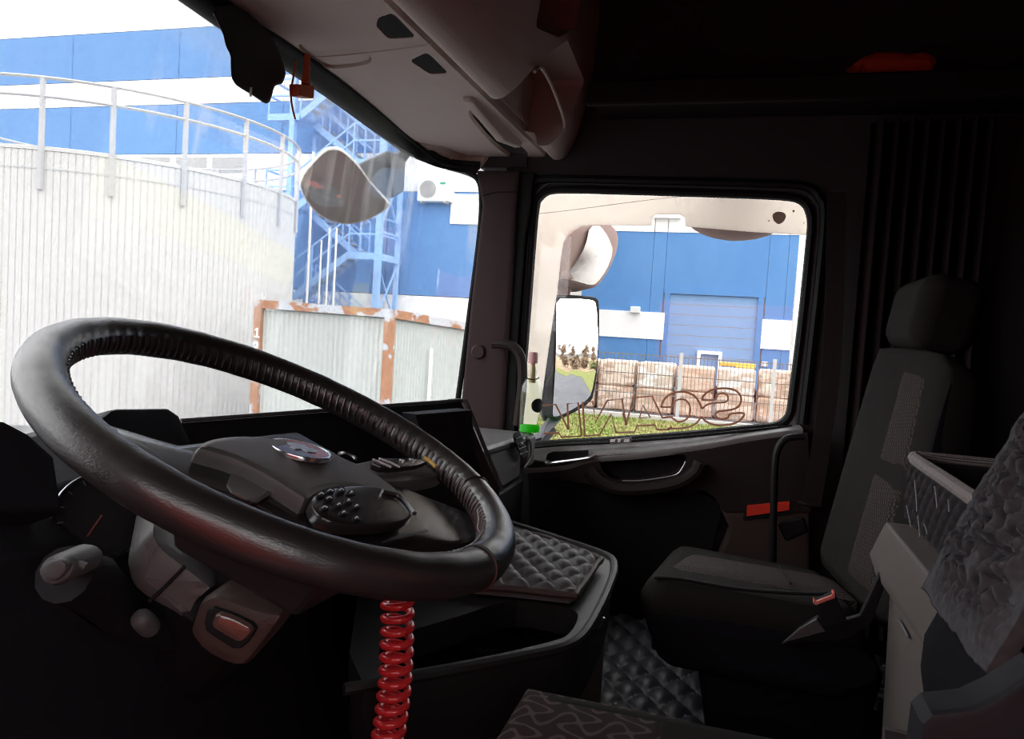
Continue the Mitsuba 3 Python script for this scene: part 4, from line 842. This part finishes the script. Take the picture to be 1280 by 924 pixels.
P = np.array([dep(x, y, DS - 0.006) for x, y in ((49, 716), (56, 704), (70, 699), (82, 704), (83, 713), (72, 726), (58, 727))]); obj('stalk_button', slab(P, FWD * 0.010, 0.003, 1), 'dash_grey', sk_)
obj('stalk_tip', tube(np.array([dep(x, y, DS + 0.01) for x, y in ((90, 703), (100, 705), (108, 709))]), [0.0025, 0.003, 0.0035], 8), 'dash_grey', sk_)
obj('stalk_arm', tube(np.array([dep(80, 718, DS + 0.04), dep(112, 728, 0.68), dep(150, 765, 0.74), dep(215, 790, 0.8)]), [0.024, 0.026, 0.022, 0.02], 12), 'dash_black', sk_)
obj('stalk_knob', hull([dep(178, 775, 0.70), dep(186, 783, 0.71)], 0.010, 8), 'dash_grey', sk_)
for (l, dd) in (([(62, 838), (100, 876), (145, 926)], 1.05), ([(22, 848), (34, 880), (45, 912)], 1.05)):
    pd_ = thing('pedal', ('dark pedal with a long worn metal edge below the indicator stalk' if l[0][0] > 50 else 'dark pedal with a metal edge, at the left edge of the photo'), 'pedal')
    P = [dep(x, y, dd) for x, y in l]; P2 = [dep(x + 26, y - 2, dd + 0.02) for x, y in l]
    obj('pad', sheet(np.array([P, P2]), FWD * 0.015), 'dash_black', pd_); obj('metal_edge', tube(P, 0.003, 6), 'steel', pd_)
    obj('arm', bar(P[1] + FWD * 0.01, np.array(P[1]) + [0.02, 0.12, 0.10], 0.02), 'black', pd_)

# red coiled air hose
hz_ = thing('coiled_hose', 'red coiled air hose hanging below the steering wheel', 'hose')
P0, P1 = dep(497, 750, 0.78), dep(474, 975, 0.78); ax = P1 - P0; Lh = np.linalg.norm(ax); ax /= Lh; e1 = nrm(np.cross(ax, FWD)); e2 = np.cross(ax, e1)
t_ = np.linspace(0, 1, 15 * 22); turns = 14.0; bend = 0.006 * np.sin(t_ * 3.0)
Ph = np.array([P0 + ax * Lh * t + e1 * (0.0138 * math.cos(2 * np.pi * turns * t) + b) + e2 * 0.0138 * math.sin(2 * np.pi * turns * t) for t, b in zip(t_, bend)])
obj('coil', tube(Ph, 0.0041, 10), 'hose_red', hz_, smooth=True)

# ------------------------------------------------------------------ centre console
cc = thing('centre_console', 'black centre console with an open tray and a raised lid beside the wheel', 'console')
ZT = 2.05
rim = [(560, 650), (640, 655), (700, 674), (757, 694), (768, 710), (760, 736), (745, 768), (726, 797), (700, 811), (650, 822), (600, 832), (540, 843), (430, 862), (400, 700)]
RIM = pts(rim, 'z', ZT); RIM[:, 1] = np.minimum(RIM[:, 1], 0.56)
tray = chaikin(pts([(560, 775), (640, 748), (700, 758), (724, 765), (720, 782), (708, 796), (690, 802), (640, 814), (590, 824), (540, 833), (480, 843), (470, 800)], 'z', ZT), 2)
obj('top_frame', plate(chaikin(RIM, 1), [tray], (0, 0, -0.04)), 'frame_black', cc, smooth=False)
obj('frame_edge', tube(smooth_path(RIM[1:13], 4), 0.007, 8), 'frame_black', cc)
c = RIM.mean(0); inner_r = c + (RIM - c) * 0.965
def wall_ring(P, z0, z1, m, key, t=0.012):
    P = np.asarray(P); c = P.mean(0); A = P.copy(); A[:, 2] = z0; Bq = P.copy(); Bq[:, 2] = z1
    return obj(key, J(grid(np.stack([A, Bq]), False, True), grid(np.stack([c + (A - c) * 0.97, c + (Bq - c) * 0.97]), False, True)), m, cc)
wall_ring(c + (chaikin(RIM, 1) - c) * 0.985, 1.955, 2.045, 'dash_black', 'upper_wall')
wall_ring(c + (chaikin(RIM, 1) - c) * 0.955, 1.50, 1.955, 'brown_trim', 'lower_wall')
trim_low = c + (chaikin(RIM, 1) - c) * 0.94; trim_low[:, 2] = 1.93
obj('tray_floor', slab(trim_low, (0, 0, -0.02)), 'black', cc)
for x, y, r in ((690, 792, 0.036), (610, 800, 0.036)):
    q = at(x, y, 'z', 1.955); obj('cup_ring', lathe([(r, 0), (r + 0.006, 0.004), (r + 0.01, 0), (r + 0.008, -0.02), (r, -0.02)], q, (0, 0, 1), 24), 'dash_black', cc)
obj('chrome_strip', tube(pts([(748, 785), (755, 772)], 'x', 0.04), 0.002, 6), 'steel', cc)
cp = thing('quilted_pad', 'dark diamond quilted cushion pad lying on the console lid', 'cushion pad')
PD = pts([(560, 712), (648, 668), (742, 699), (746, 708), (722, 743), (712, 748), (640, 740), (585, 735)], 'z', ZT + 0.012)
u_, v_, n_q = nrm(PD[2] - PD[1]), None, np.array([0, 0, 1.0]); v_ = np.cross(n_q, u_)
import shapely
from shapely.geometry import Polygon, Point
def quilted(poly3, bz_, cell, amp, step, m, key, parent, thick=0.02, lab=None):
    """a quilted sheet over a flat polygon: pillows between crossing diagonal seams"""
    pg = Polygon(poly3[:, :2]); lo, hi = poly3[:, :2].min(0), poly3[:, :2].max(0)
    xs, ys_ = np.arange(lo[0] - step, hi[0] + 2 * step, step), np.arange(lo[1] - step, hi[1] + 2 * step, step)
    X, Y = np.meshgrid(xs, ys_, indexing='ij'); a_, b_ = (X * 1.0 + Y * 1.5) / cell, (X * 1.0 - Y * 1.5) / cell
    s1, s2 = np.abs(np.sin(np.pi * a_)), np.abs(np.sin(np.pi * b_)); hgt = (s1 * s2) ** 0.45
    inside = shapely.contains_xy(pg, X.ravel(), Y.ravel()).reshape(X.shape)
    dist = shapely.distance(pg.exterior, shapely.points(X.ravel(), Y.ravel())).reshape(X.shape)
    Z = bz_ + amp * hgt * np.clip(dist / 0.012, 0, 1) ** 0.5
    V = np.stack([X, Y, Z], -1)
    out = ~inside; pts2 = shapely.points(X[out], Y[out]); pr = shapely.line_interpolate_point(pg.exterior, shapely.line_locate_point(pg.exterior, pts2))
    near = dist[out] < step * 1.6
    xy = np.stack([X[out], Y[out]], 1); xy[near] = shapely.get_coordinates(pr)[near]; V[out, :2] = xy; V[out, 2] = bz_
    ok = inside | (dist < step * 1.6)
    v, f = grid(V); keep = ok.ravel()[f].all(1); f = f[keep]
    tm = trimesh.Trimesh(v, f, process=False); tm.remove_unreferenced_vertices(); v, f = np.array(tm.vertices), np.array(tm.faces)
    if np.cross(v[f[0, 1]] - v[f[0, 0]], v[f[0, 2]] - v[f[0, 0]])[2] < 0: f = f[:, ::-1]
    return obj(key, J((v, f), slab(poly3[:, :3] * [1, 1, 0] + [0, 0, bz_ - thick], (0, 0, thick * 0.98))), m, parent, smooth=40, label=lab)
quilted(PD, ZT + 0.018, 0.062, 0.012, 0.0035, 'quilt_pad', 'quilting', cp, 0.014)
obj('edge_piping', tube(smooth_path(PD + [0, 0, 0.004], 3, True), 0.0055, 8, True), 'brown_trim', cp)
# floor mat
fmk = thing('floor_mat', 'dark diamond quilted floor mat in front of the passenger seat', 'floor mat')
MT = np.array([(0.30, 0.45, 1.71), (0.30, -0.42, 1.71), (0.90, -0.42, 1.71), (0.90, 0.52, 1.71)])
quilted(MT, 1.725, 0.098, 0.016, 0.0055, 'quilt_mat', 'quilting', fmk, 0.014)

# ------------------------------------------------------------------ passenger seat
ps = thing('passenger_seat', 'dark fabric passenger seat with headrest and patterned centre panels', 'seat')
cu = [(0.25, -0.18, 2.03), (0.25, 0.085, 2.038), (0.70, -0.18, 1.955), (0.70, 0.075, 1.97), (0.25, -0.18, 1.97), (0.25, 0.06, 1.975), (0.70, -0.18, 1.92), (0.70, 0.06, 1.93)]
v, f = hull(np.array(cu) - [0, 0, 0.03], 0.045, 8); obj('seat_cushion', (v, f), 'seat_plain', ps, smooth=60)
def cz(x, y): return 2.05 + (y + 0.24) * 0.03 - (x - 0.25) * 0.18
cp_ = []
nx, ny = 12, 16
for i in range(nx):
    r = []
    for j in range(ny):
        x, y = 0.315 + 0.31 * i / (nx - 1), -0.22 + 0.31 * j / (ny - 1); e = min(i, nx - 1 - i, j, ny - 1 - j)
        r.append((x, y, cz(x, y) + (-0.006, 0.001, 0.004)[min(e, 2)]))
    cp_.append(r)
obj('cushion_panel', sheet(np.array(cp_), (0, 0, -0.02)), 'seat_weave', ps, smooth=40)
obj('cushion_seam', tube(smooth_path(pts([(818, 722), (850, 724), (920, 736), (1000, 742), (1045, 742)], 'x', 0.232), 4) * [1, 1, 1], 0.003, 6), 'black', ps)
obj('cross_seam', tube([(0.32, -0.115, cz(0.32, -0.115) + 0.005), (0.62, -0.115, cz(0.62, -0.115) + 0.005)], 0.002, 6), 'black', ps)
obj('cushion_side_shade', slab(smooth_path(np.array([(0.2035, 0.085, 2.0), (0.2035, -0.205, 1.995), (0.2035, -0.21, 1.93), (0.2035, 0.07, 1.93), (0.2035, 0.10, 1.96)]), 3, True), (0.012, 0, 0), 0.003), 'seat_black', ps)  # near-black plate paints the shade on the cushion's near side
obj('seat_base', hull([(0.30, -0.25, 1.92), (0.30, 0.02, 1.92), (0.68, -0.25, 1.92), (0.68, 0.02, 1.92), (0.33, -0.22, 1.70), (0.33, -0.02, 1.70), (0.66, -0.22, 1.70), (0.66, -0.02, 1.70)], 0.015), 'black', ps)
def back_surface(cx, bot, top, wb_, wt_, th_, ns_=24, nu=40, bol=0.03, yaw=0.0, sq=3.2, tuck=0.0):
    """a padded backrest: rounded cross-sections from bottom to top, bolsters proud of the middle"""
    bot, top = np.array(bot, float), np.array(top, float); L = np.linalg.norm(top - bot); up_ = (top - bot) / L; xd = np.array([1.0, 0, 0]); xd = np.array([math.cos(math.radians(yaw)), math.sin(math.radians(yaw)), 0]); nd = np.cross(xd, up_); nd = nrm(nd if nd[1] > 0 else -nd); xd = nrm(np.cross(up_, nd)); xd = xd if xd[0] > 0 else -xd
    rows = []
    for i in range(ns_):
        t = i / (ns_ - 1); w_ = (wb_ + (wt_ - wb_) * t ** 1.6) / 2 * (1 - max(0, (t - 0.9) / 0.1) ** 2 * 0.15) * (1 - max(0, (0.06 - t) / 0.06) ** 2 * 0.1); d_ = th_ * (1 - 0.35 * t) / 2 * (1 - max(0, (t - 0.93) / 0.07) ** 2 * 0.6)
        r = []
        for j in range(nu):
            a = 2 * np.pi * j / nu; ca, sa = math.cos(a), math.sin(a); e = 2 / sq
            x_, y_ = w_ * np.sign(ca) * abs(ca) ** e, d_ * np.sign(sa) * abs(sa) ** e
            if sa > 0: y_ -= bol * (1 - t * 0.6) * max(0, 1 - (x_ / (w_ * 0.62)) ** 4) if abs(x_) < w_ * 0.62 else 0
            r.append(bot + up_ * L * t + xd * x_ + nd * (y_ - d_ - tuck * max(0, (0.22 - t) / 0.22) ** 1.5))
        rows.append(r)
    R_ = np.array(rows); v, f = grid(R_, False, True); c0, c1 = R_[0].mean(0), R_[-1].mean(0) + up_ * 0.01
    n0 = len(v); v = np.vstack([v, c0, c1]); k_ = nu
    f = np.vstack([f, [[n0, (j + 1) % k_, j] for j in range(k_)], [[n0 + 1, (ns_ - 1) * k_ + j, (ns_ - 1) * k_ + (j + 1) % k_] for j in range(k_)]])
    t_ = trimesh.Trimesh(v, f, process=False); t_.fix_normals(); return (np.array(t_.vertices), np.array(t_.faces)), (bot, up_, nd, L)
bk, (b0, bu, bn_, bL) = back_surface(0.48, (0.51, -0.215, 2.0), (0.515, -0.295, 2.455), 0.44, 0.39, 0.11, bol=0.006, yaw=8.0, sq=4.5)
obj('backrest', bk, 'seat_plain', ps, smooth=50)
def back_panel(b0, bu, bn_, x0, x1, s0, s1, off, taper=0.0, n=14):
    xd = nrm(np.cross(bu, bn_)); xd = xd if xd[0] > 0 else -xd
    G = []
    for i in range(n):
        t = i / (n - 1); s = s0 + (s1 - s0) * t; r = []
        for j in range(n):
            k_ = j / (n - 1); x = (x0 + (x1 - x0) * k_) * (1 - taper * t); e = min(i, n - 1 - i, j, n - 1 - j)
            r.append(b0 + bu * s + xd * x + bn_ * (off + (0.0, 0.006, 0.009)[min(e, 2)]))
        G.append(r)
    return sheet(np.array(G), -bn_ * 0.015)
obj('back_panel', back_panel(b0, bu, bn_, -0.170, -0.01, 0.03, 0.235, -0.007), 'seat_weave', ps, smooth=40)
obj('back_panel', back_panel(b0, bu, bn_, -0.170, -0.01, 0.245, 0.44, -0.009, 0.15), 'seat_weave', ps, smooth=40)
xs_ = nrm(np.cross(bu, bn_)); xs_ = xs_ if xs_[0] > 0 else -xs_
obj('side_panel', slab(np.array([b0 + bu * s - xs_ * (0.222 - 0.03 * (s / bL) ** 1.6) + bn_ * d for s, d in ((0.0, -0.10), (0.02, -0.016), (0.12, -0.014), (0.25, -0.013), (0.36, -0.013), (0.42, -0.016), (0.42, -0.060), (0.30, -0.072), (0.15, -0.09))]), xs_ * 0.02, 0.003), 'seat_black', ps)  # shade on the backrest's near side, painted in as a darker plate
hr = b0 + bu * (bL + 0.072)
obj('headrest', hull([hr + np.array([x, 0, 0]) + bu * s + bn_ * d for x in (-0.10, 0.10) for s in (-0.032, 0.032) for d in (-0.05, -0.01)], 0.034, 8), 'seat_plain', ps, smooth=60)
for x in (-0.06, 0.06): obj('headrest_rod', tube([hr + [x, 0, 0] - bn_ * 0.03 - bu * 0.12, hr + [x, 0, 0] - bn_ * 0.03], 0.006, 8), 'steel', ps)
# seat frame arm and buckle
obj('frame_side', slab(pts([(978, 806), (1000, 786), (1022, 772), (1048, 778), (1075, 770), (1108, 700), (1116, 706), (1090, 780), (1060, 800)], 'x', 0.188), (0.014, 0, 0), 0.003), 'dash_black', ps)
obj('frame_plate', slab(pts([(980, 803), (1000, 786), (1021, 774), (1032, 790)], 'x', 0.180), (0.006, 0, 0), 0.001), 'dash_grey', ps)
bkl = thing('belt_buckle', 'black seat belt buckle with a red release button by the passenger seat', 'buckle')
P = pts([(1018, 752), (1043, 741), (1060, 778), (1028, 786)], 'x', 0.165); obj('buckle_body', slab(P, (0.014, 0, 0), 0.003), 'black', bkl)
obj('release_button', slab(pts([(1017, 749), (1020, 752), (1040, 744), (1041, 740), (1044, 741), (1044, 748), (1020, 757), (1017, 755)], 'x', 0.163), (0.014, 0, 0), 0.001), 'buckle_red', bkl)
# tubular grab bar, seat belt, curtain
obj('grab_bar', tube(smooth_path(pts([(966, 702), (967, 640), (969, 580), (973, 560), (982, 549), (995, 546), (1006, 546)], 'x', 0.86), 6), 0.0085, 10), 'rubber', label='black bent tube handle in front of the passenger seat belt', cat='grab bar')
sb = thing('seat_belt', 'dark red seat belt webbing hanging at the rear edge of the passenger door', 'seat belt')
obj('webbing', sheet(np.stack([smooth_path(pts([(1034, 240), (1032, 350), (1026, 470), (1014, 560), (1004, 632)], 'x', 0.93), 4), smooth_path(pts([(1058, 240), (1056, 350), (1050, 470), (1038, 560), (1026, 634)], 'x', 0.925), 4)]), (0.002, 0, 0)), 'belt', sb)
obj('tongue_plate', tube(pts([(998, 628), (1008, 631), (1014, 633)], 'x', 0.90), 0.004, 6), 'chrome', sb)
obj('tongue_grip', hull(pts([(976, 655), (1002, 650), (1006, 662), (984, 672)], 'x', 0.88), 0.008), 'rubber', sb)
cg = []
for i in range(60):
    y = -0.265 - 0.26 * i / 59; d_ = 0.018 * math.sin(i * 0.85)
    cg.append([(0.965 + d_ * (0.6 + 0.4 * k_), y, z) for k_, z in enumerate((1.75, 2.4, 3.0))])
obj('curtain', sheet(np.array(cg), (0.002, 0, 0)), 'curtain', label='dark folded bunk curtain behind the passenger door', cat='curtain', smooth=True)
# locker shelf over the door, with the red cloth
ca, cb_ = at(1060, 108, 'x', 0.88), at(1165, 84, 'x', 0.88)
lk = thing('roof_shelf', 'dark brown shelf edge high above the passenger window', 'shelf')
obj('shelf_board', rbox((0.80, -1.0, ca[2] - 0.03), (1.02, 0.40, ca[2]), 0.01), 'belt', lk)
obj('shelf_lip', rbox((0.79, -1.0, ca[2] - 0.055), (0.815, 0.40, ca[2] + 0.004), 0.01), 'belt', lk)
v, f = rbox((0.83, cb_[1], ca[2]), (0.95, ca[1], ca[2] + 0.062), 0.028, 8); tm = trimesh.Trimesh(v, f).subdivide().subdivide(); v = np.array(tm.vertices)
v += (fbmv(v, 26, 3, 5)[:, None] - 0.5) * np.array([0.03, 0.03, 0.03]); v[:, 2] = np.maximum(v[:, 2], ca[2])
obj('red_cloth', (v, np.array(tm.faces)), 'red_cloth', label='crumpled red cloth lying on the dark shelf above the passenger seat', cat='cloth', smooth=True)

# A-pillar grab handle, bottle
obj('pillar_handle', tube(smooth_path(pts([(616, 430), (630, 430.5), (642, 434), (650, 444), (653, 460), (652, 490), (647, 532)], 'x', 0.945), 6), 0.0135, 10), 'door_trim', label='brown bent grab handle on the pillar beside the bottle', cat='grab handle')
bt = thing('glass_bottle', 'clear glass bottle with a pink cap and green base on the dashboard corner', 'bottle')
bb = at(662, 541, 'x', 0.91); zb = bb[2]; s_ = (at(662, 440, 'x', 0.91)[2] - zb)
prof_ = [(0.0, 0.0), (0.020, 0.0), (0.0285, 0.02), (0.029, 0.10), (0.029, 0.50), (0.027, 0.58), (0.018, 0.66), (0.011, 0.70), (0.010, 0.84)]
obj('glass', lathe([(max(r, 0.0005), h * s_) for r, h in prof_], bb, (0.02, 0.02, 1), 28), 'bottle_glass', bt, smooth=50)
obj('green_base', lathe([(0.0005, 0.004), (0.026, 0.003), (0.027, 0.020), (0.0005, 0.020)], bb, (0.02, 0.02, 1), 28), 'green_liquid', bt)
obj('cap', lathe([(0.0005, s_), (0.011, s_), (0.0125, s_ * 0.97), (0.0125, s_ * 0.87), (0.0115, s_ * 0.86)], bb, (0.02, 0.02, 1), 20), 'cap_pink', bt)
obj('neck_cork', lathe([(0.0005, s_ * 0.86), (0.006, s_ * 0.86), (0.010, s_ * 0.76), (0.009, s_ * 0.62), (0.0005, s_ * 0.62)], bb, (0.02, 0.02, 1), 16), 'cork', bt)
obj('wire_clip', tube(smooth_path(pts([(650, 470), (655, 471), (662, 474), (670, 474), (674, 472)], 'x', 0.895), 3), 0.0016, 6), 'black', bt)
th_ = np.linspace(-0.6, 0.75, 12); lq = []
dirv = nrm((CAM - bb) * [1, 1, 0]); sd = np.cross(dirv, [0, 0, 1.0]) * -1
lc = at(670, 506, 'x', 0.91)[2]; la = []
for r_ in np.linspace(0, 0.019, 5):
    row = []
    for a in np.linspace(0, 2 * np.pi, 21)[:-1]:
        al = (0.019 + r_ * math.cos(a)) / 0.0295; row.append(np.array([bb[0], bb[1], lc]) + (dirv * math.cos(al) + nrm(np.cross([0, 0, 1], dirv)) * math.sin(al)) * 0.0298 + np.array([0, 0, r_ * math.sin(a)]))
    la.append(row)
obj('round_label', grid(np.array(la), False, True), 'black', bt)

# ------------------------------------------------------------------ box and quilted organiser between the seats
fb = thing('storage_box', 'grey plastic storage box between the two seats', 'box')
obj('box_rim', hull([(0.195, -0.235, 2.19), (0.275, -0.232, 2.125), (0.23, -0.236, 2.105), (-0.15, -0.232, 2.125), (-0.15, -0.235, 2.19), (0.195, -0.60, 2.19), (0.275, -0.60, 2.125), (-0.15, -0.60, 2.19), (-0.15, -0.6, 2.105)], 0.006), 'box_grey', fb)
obj('box_body', hull([(0.205, -0.252, 2.09), (0.16, -0.252, 1.80), (-0.15, -0.252, 2.09), (-0.15, -0.252, 1.72), (0.205, -0.60, 2.09), (0.16, -0.6, 1.72), (-0.15, -0.6, 2.09), (-0.15, -0.6, 1.72), (0.12, -0.252, 1.72)], 0.006), 'box_grey', fb)
obj('box_handle', tube(pts([(1124, 775), (1130, 785), (1136, 797)], 'y', -0.243), 0.002, 6), 'steel', fb)
qo = thing('quilted_organiser', 'black quilted organiser with braided piping standing on the storage box', 'organiser')
qv = []
for i in range(70):
    x = 0.245 - 0.39 * i / 69; r = []
    for j in range(30):
        z = 2.198 + (2.288 - 2.198) * j / 29; a_, b_ = (x * 1.0 + z * 1.0) / 0.034, (x * 1.0 - z * 1.0) / 0.034
        h_ = (abs(math.sin(math.pi * a_)) * abs(math.sin(math.pi * b_))) ** 0.5
        r.append((x + 0.006 * math.sin(j / 29 * 3), -0.268 + 0.006 * h_, z))
    qv.append(r)
obj('quilted_front', sheet(np.array(qv), (0, -0.012, 0)), 'quilt', qo, smooth=40)
obj('side_panel', rbox((0.230, -0.46, 2.198), (0.250, -0.268, 2.288), 0.006), 'quilt', qo)
obj('side_panel', rbox((-0.15, -0.46, 2.198), (-0.13, -0.268, 2.288), 0.006), 'quilt', qo)
obj('rear_panel', rbox((-0.15, -0.47, 2.198), (0.250, -0.45, 2.288), 0.006), 'quilt', qo)
pp = smooth_path([(0.240, -0.45, 2.292), (0.242, -0.34, 2.292), (0.238, -0.285, 2.292), (0.22, -0.268, 2.292), (0.02, -0.268, 2.291), (-0.14, -0.268, 2.290)], 8)
obj('braided_piping', tube(pp, 0.0095, 8), 'piping', qo)
stq = []
for (x0, y0, x1, y1) in ((1143, 600, 1146, 640), (1168, 608, 1171, 635), (1133, 632, 1140, 670), (1147, 645, 1150, 680), (1155, 655, 1159, 668), (1185, 625, 1186, 640), (1158, 680, 1162, 690)):
    stq.append(tube(pts([(x0, y0), ((x0 + x1) / 2 + 0.5, (y0 + y1) / 2), (x1, y1)], 'y', -0.2612), 0.0005, 5))
obj('pale_stitching', J(*stq), 'thread', qo, kind='stuff')
obj('white_tag', tube(pts([(1211, 573), (1215, 582)], 'y', -0.40), 0.003, 6), 'icon', label='small white tag above the quilted organiser', cat='tag')

# ------------------------------------------------------------------ driver seat
ds = thing('driver_seat', 'driver seat with a grey sheepskin cover and patterned cushion nearest the camera', 'seat')
v, f = hull([(-0.69, -0.2, 2.01), (-0.69, 0.20, 2.012), (-0.26, -0.2, 2.012), (-0.26, 0.165, 2.012), (-0.69, -0.2, 1.90), (-0.69, 0.19, 1.90), (-0.26, -0.2, 1.90), (-0.26, 0.155, 1.90)], 0.04, 8)
obj('seat_cushion', (v, f), 'seat_plain', ds, smooth=60)
CPz = 2.046
cpn = [[(x, y, CPz + (0.0, 0.006, 0.009)[min(min(i, 15 - i, j, 15 - j), 2)]) for j, y in enumerate(np.linspace(0.035, 0.20, 16))] for i, x in enumerate(np.linspace(-0.66, -0.235, 16))]
obj('cushion_panel', sheet(np.array(cpn), (0, 0, -0.02)), 'seat_puzzle', ds, smooth=40)
obj('seat_base', rbox((-0.66, -0.22, 1.46), (-0.27, 0.02, 1.88), 0.03), 'black', ds)
bk, (b0, bu, bn_, bL) = back_surface(-0.46, (-0.46, -0.130, 2.04), (-0.46, -0.392, 2.68), 0.53, 0.50, 0.15, bol=0.012, sq=5.0, tuck=0.12)
obj('backrest', bk, 'seat_black', ds, smooth=50)
obj('centre_panel', back_panel(b0, bu, bn_, -0.16, 0.035, 0.13, 0.55, -0.010), 'seat_insert', ds, smooth=40)
bA = smooth_path(np.array([at(500, 163, 'z', ZC), at(518, 177, 'z', ZC), (0.90, 0.80, ZC), (0.99, 0.775, ZC), (1.010, 0.71, ZC)]), 4)
bB = smooth_path(np.array([at(500, 164, 'z', ZC), at(518, 178, 'z', ZC), at(550, 200, 'x', 0.92), at(580, 207, 'x', 0.985), at(603, 208.5, 'x', 0.994)]), 4)
obj('corner_fillet', sheet(np.stack([bA, bA * 0.5 + bB * 0.5, bB]), (0, 0.004, 0.010)), 'console', oc, smooth=40)
obj('panel_seam', tube([b0 + bu * s + np.array([0.038, 0, 0]) - bn_ * 0.009 for s in np.linspace(0.13, 0.55, 12)], 0.0011, 6), 'seam_grey', ds)
# sheepskin over the far shoulder of the backrest
fu = []
FN, FM = 280, 170
for i in range(FN):
    s = 0.185 + 0.45 * i / (FN - 1); r = []
    for j in range(FM):
        a = j / (FM - 1); x = 0.045 + 0.222 * min(a / 0.7, 1.0) - (0.01 if a > 0.7 else 0); dn = 0.006 if a < 0.7 else 0.006 - 0.13 * (a - 0.7) / 0.3
        if 0.55 < a < 0.8: x -= 0.012 * (1 - abs(a - 0.68) / 0.13); 
        r.append(b0 + bu * s + np.array([x, 0, 0]) + bn_ * dn)
    fu.append(r)
fu = np.array(fu); q = fu.reshape(-1, 3)
cell2 = meshkit.fbm(q * 60, 3, 9)
from scipy.spatial import cKDTree
sp2 = np.stack([q[:, 0] / 0.0085, q[:, 2] / 0.0145], 1); lo_, hi_ = sp2.min(0), sp2.max(0)
sp2 = sp2 + (np.stack([meshkit.fbm(q * 70, 2, 21), meshkit.fbm(q * 70, 2, 22)], 1) - 0.5) * 1.6
sd_ = lo_ + (hi_ - lo_) * np.random.default_rng(5).random((int(np.prod(hi_ - lo_) * 0.8), 2)); dd_ = cKDTree(sd_).query(sp2, 2)[0]
d_ = (0.018 * np.clip((dd_[:, 1] - dd_[:, 0]) * 1.6, 0, 1) ** 0.6 * (0.35 + cell2)).reshape(FN, FM)
ii, jj = np.meshgrid(np.arange(FN), np.arange(FM), indexing='ij'); d_ = d_ * (1 - 0.85 * np.exp(-((jj / (FM - 1) - 0.7) / 0.13) ** 2)); edge_ = np.clip(np.minimum(np.minimum(ii / 30, (FN - 1 - ii) / 14), np.minimum(jj / 20, (FM - 1 - jj) / 10)), 0, 1)
fu = fu + bn_ * (d_ * edge_)[..., None] + bu * ((cell2 - 0.5).reshape(FN, FM) * 0.010)[..., None]
obj('sheepskin_cover', sheet(fu, -bn_ * 0.012), 'fur', ds, smooth=True)
obj('recliner_cover', slab(pts([(1152, 905), (1165, 893), (1215, 888), (1250, 872), (1300, 840), (1320, 940), (1145, 960)], 'x', -0.62), (0.03, 0, 0), 0.004), 'dash_black', ds)
obj('recliner_plate', slab(pts([(1106, 912), (1140, 920), (1142, 940), (1104, 940)], 'x', -0.14), (0.01, 0, 0), 0.001), 'dash_grey', ds)

# ------------------------------------------------------------------ driver side of the cab, behind the camera
obj('wall_left', J(box((-1.17, -1.32, 1.40), (-1.12, -0.42, 3.42)), box((-1.17, -0.42, 2.66), (-1.12, 0.72, 3.42)), box((-1.17, 0.44, 1.40), (-1.12, 0.95, 2.98))), 'shell', label='black driver side wall with the open doorway', kind='structure')  # opening narrowed and its header lowered to cut light from the left
bl = thing('bounce_blanket', 'added red blanket on rails outside the driver doorway, unseen, throwing red light inside', 'blanket')  # unseen cloth added to throw red onto the wheel and fill the doorway
jb = []
for i in range(60):
    t = i / 59; y = -0.55 + 1.40 * t; r = []
    for j in range(24):
        k_ = j / 23; fold = 0.018 * math.sin(t * 36 + 0.6 * math.sin(j * 0.3)) + 0.008 * math.sin(t * 61 + j * 0.12)
        r.append((-1.28 - 0.74 * k_ + fold, y, 1.35 + 1.45 * k_))
    jb.append(r)
obj('cloth', sheet(np.array(jb), (-0.008, 0, -0.004)), 'bounce_red', bl, smooth=True)
for k_, x, z in ((0, -1.28, 1.35), (1, -2.02, 2.80)): obj('rail', tube([(x, -0.62, z), (x, 0.92, z)], 0.014, 8), 'steel', bl)
for y in (-0.6, 0.9): obj('rail_post', tube([(-2.02, y, 0.0), (-2.02, y, 2.80)], 0.018, 8), 'steel', bl); obj('rail_arm', tube([(-1.28, y, 1.35), (-2.02, y, 2.80)], 0.012, 8), 'steel', bl)
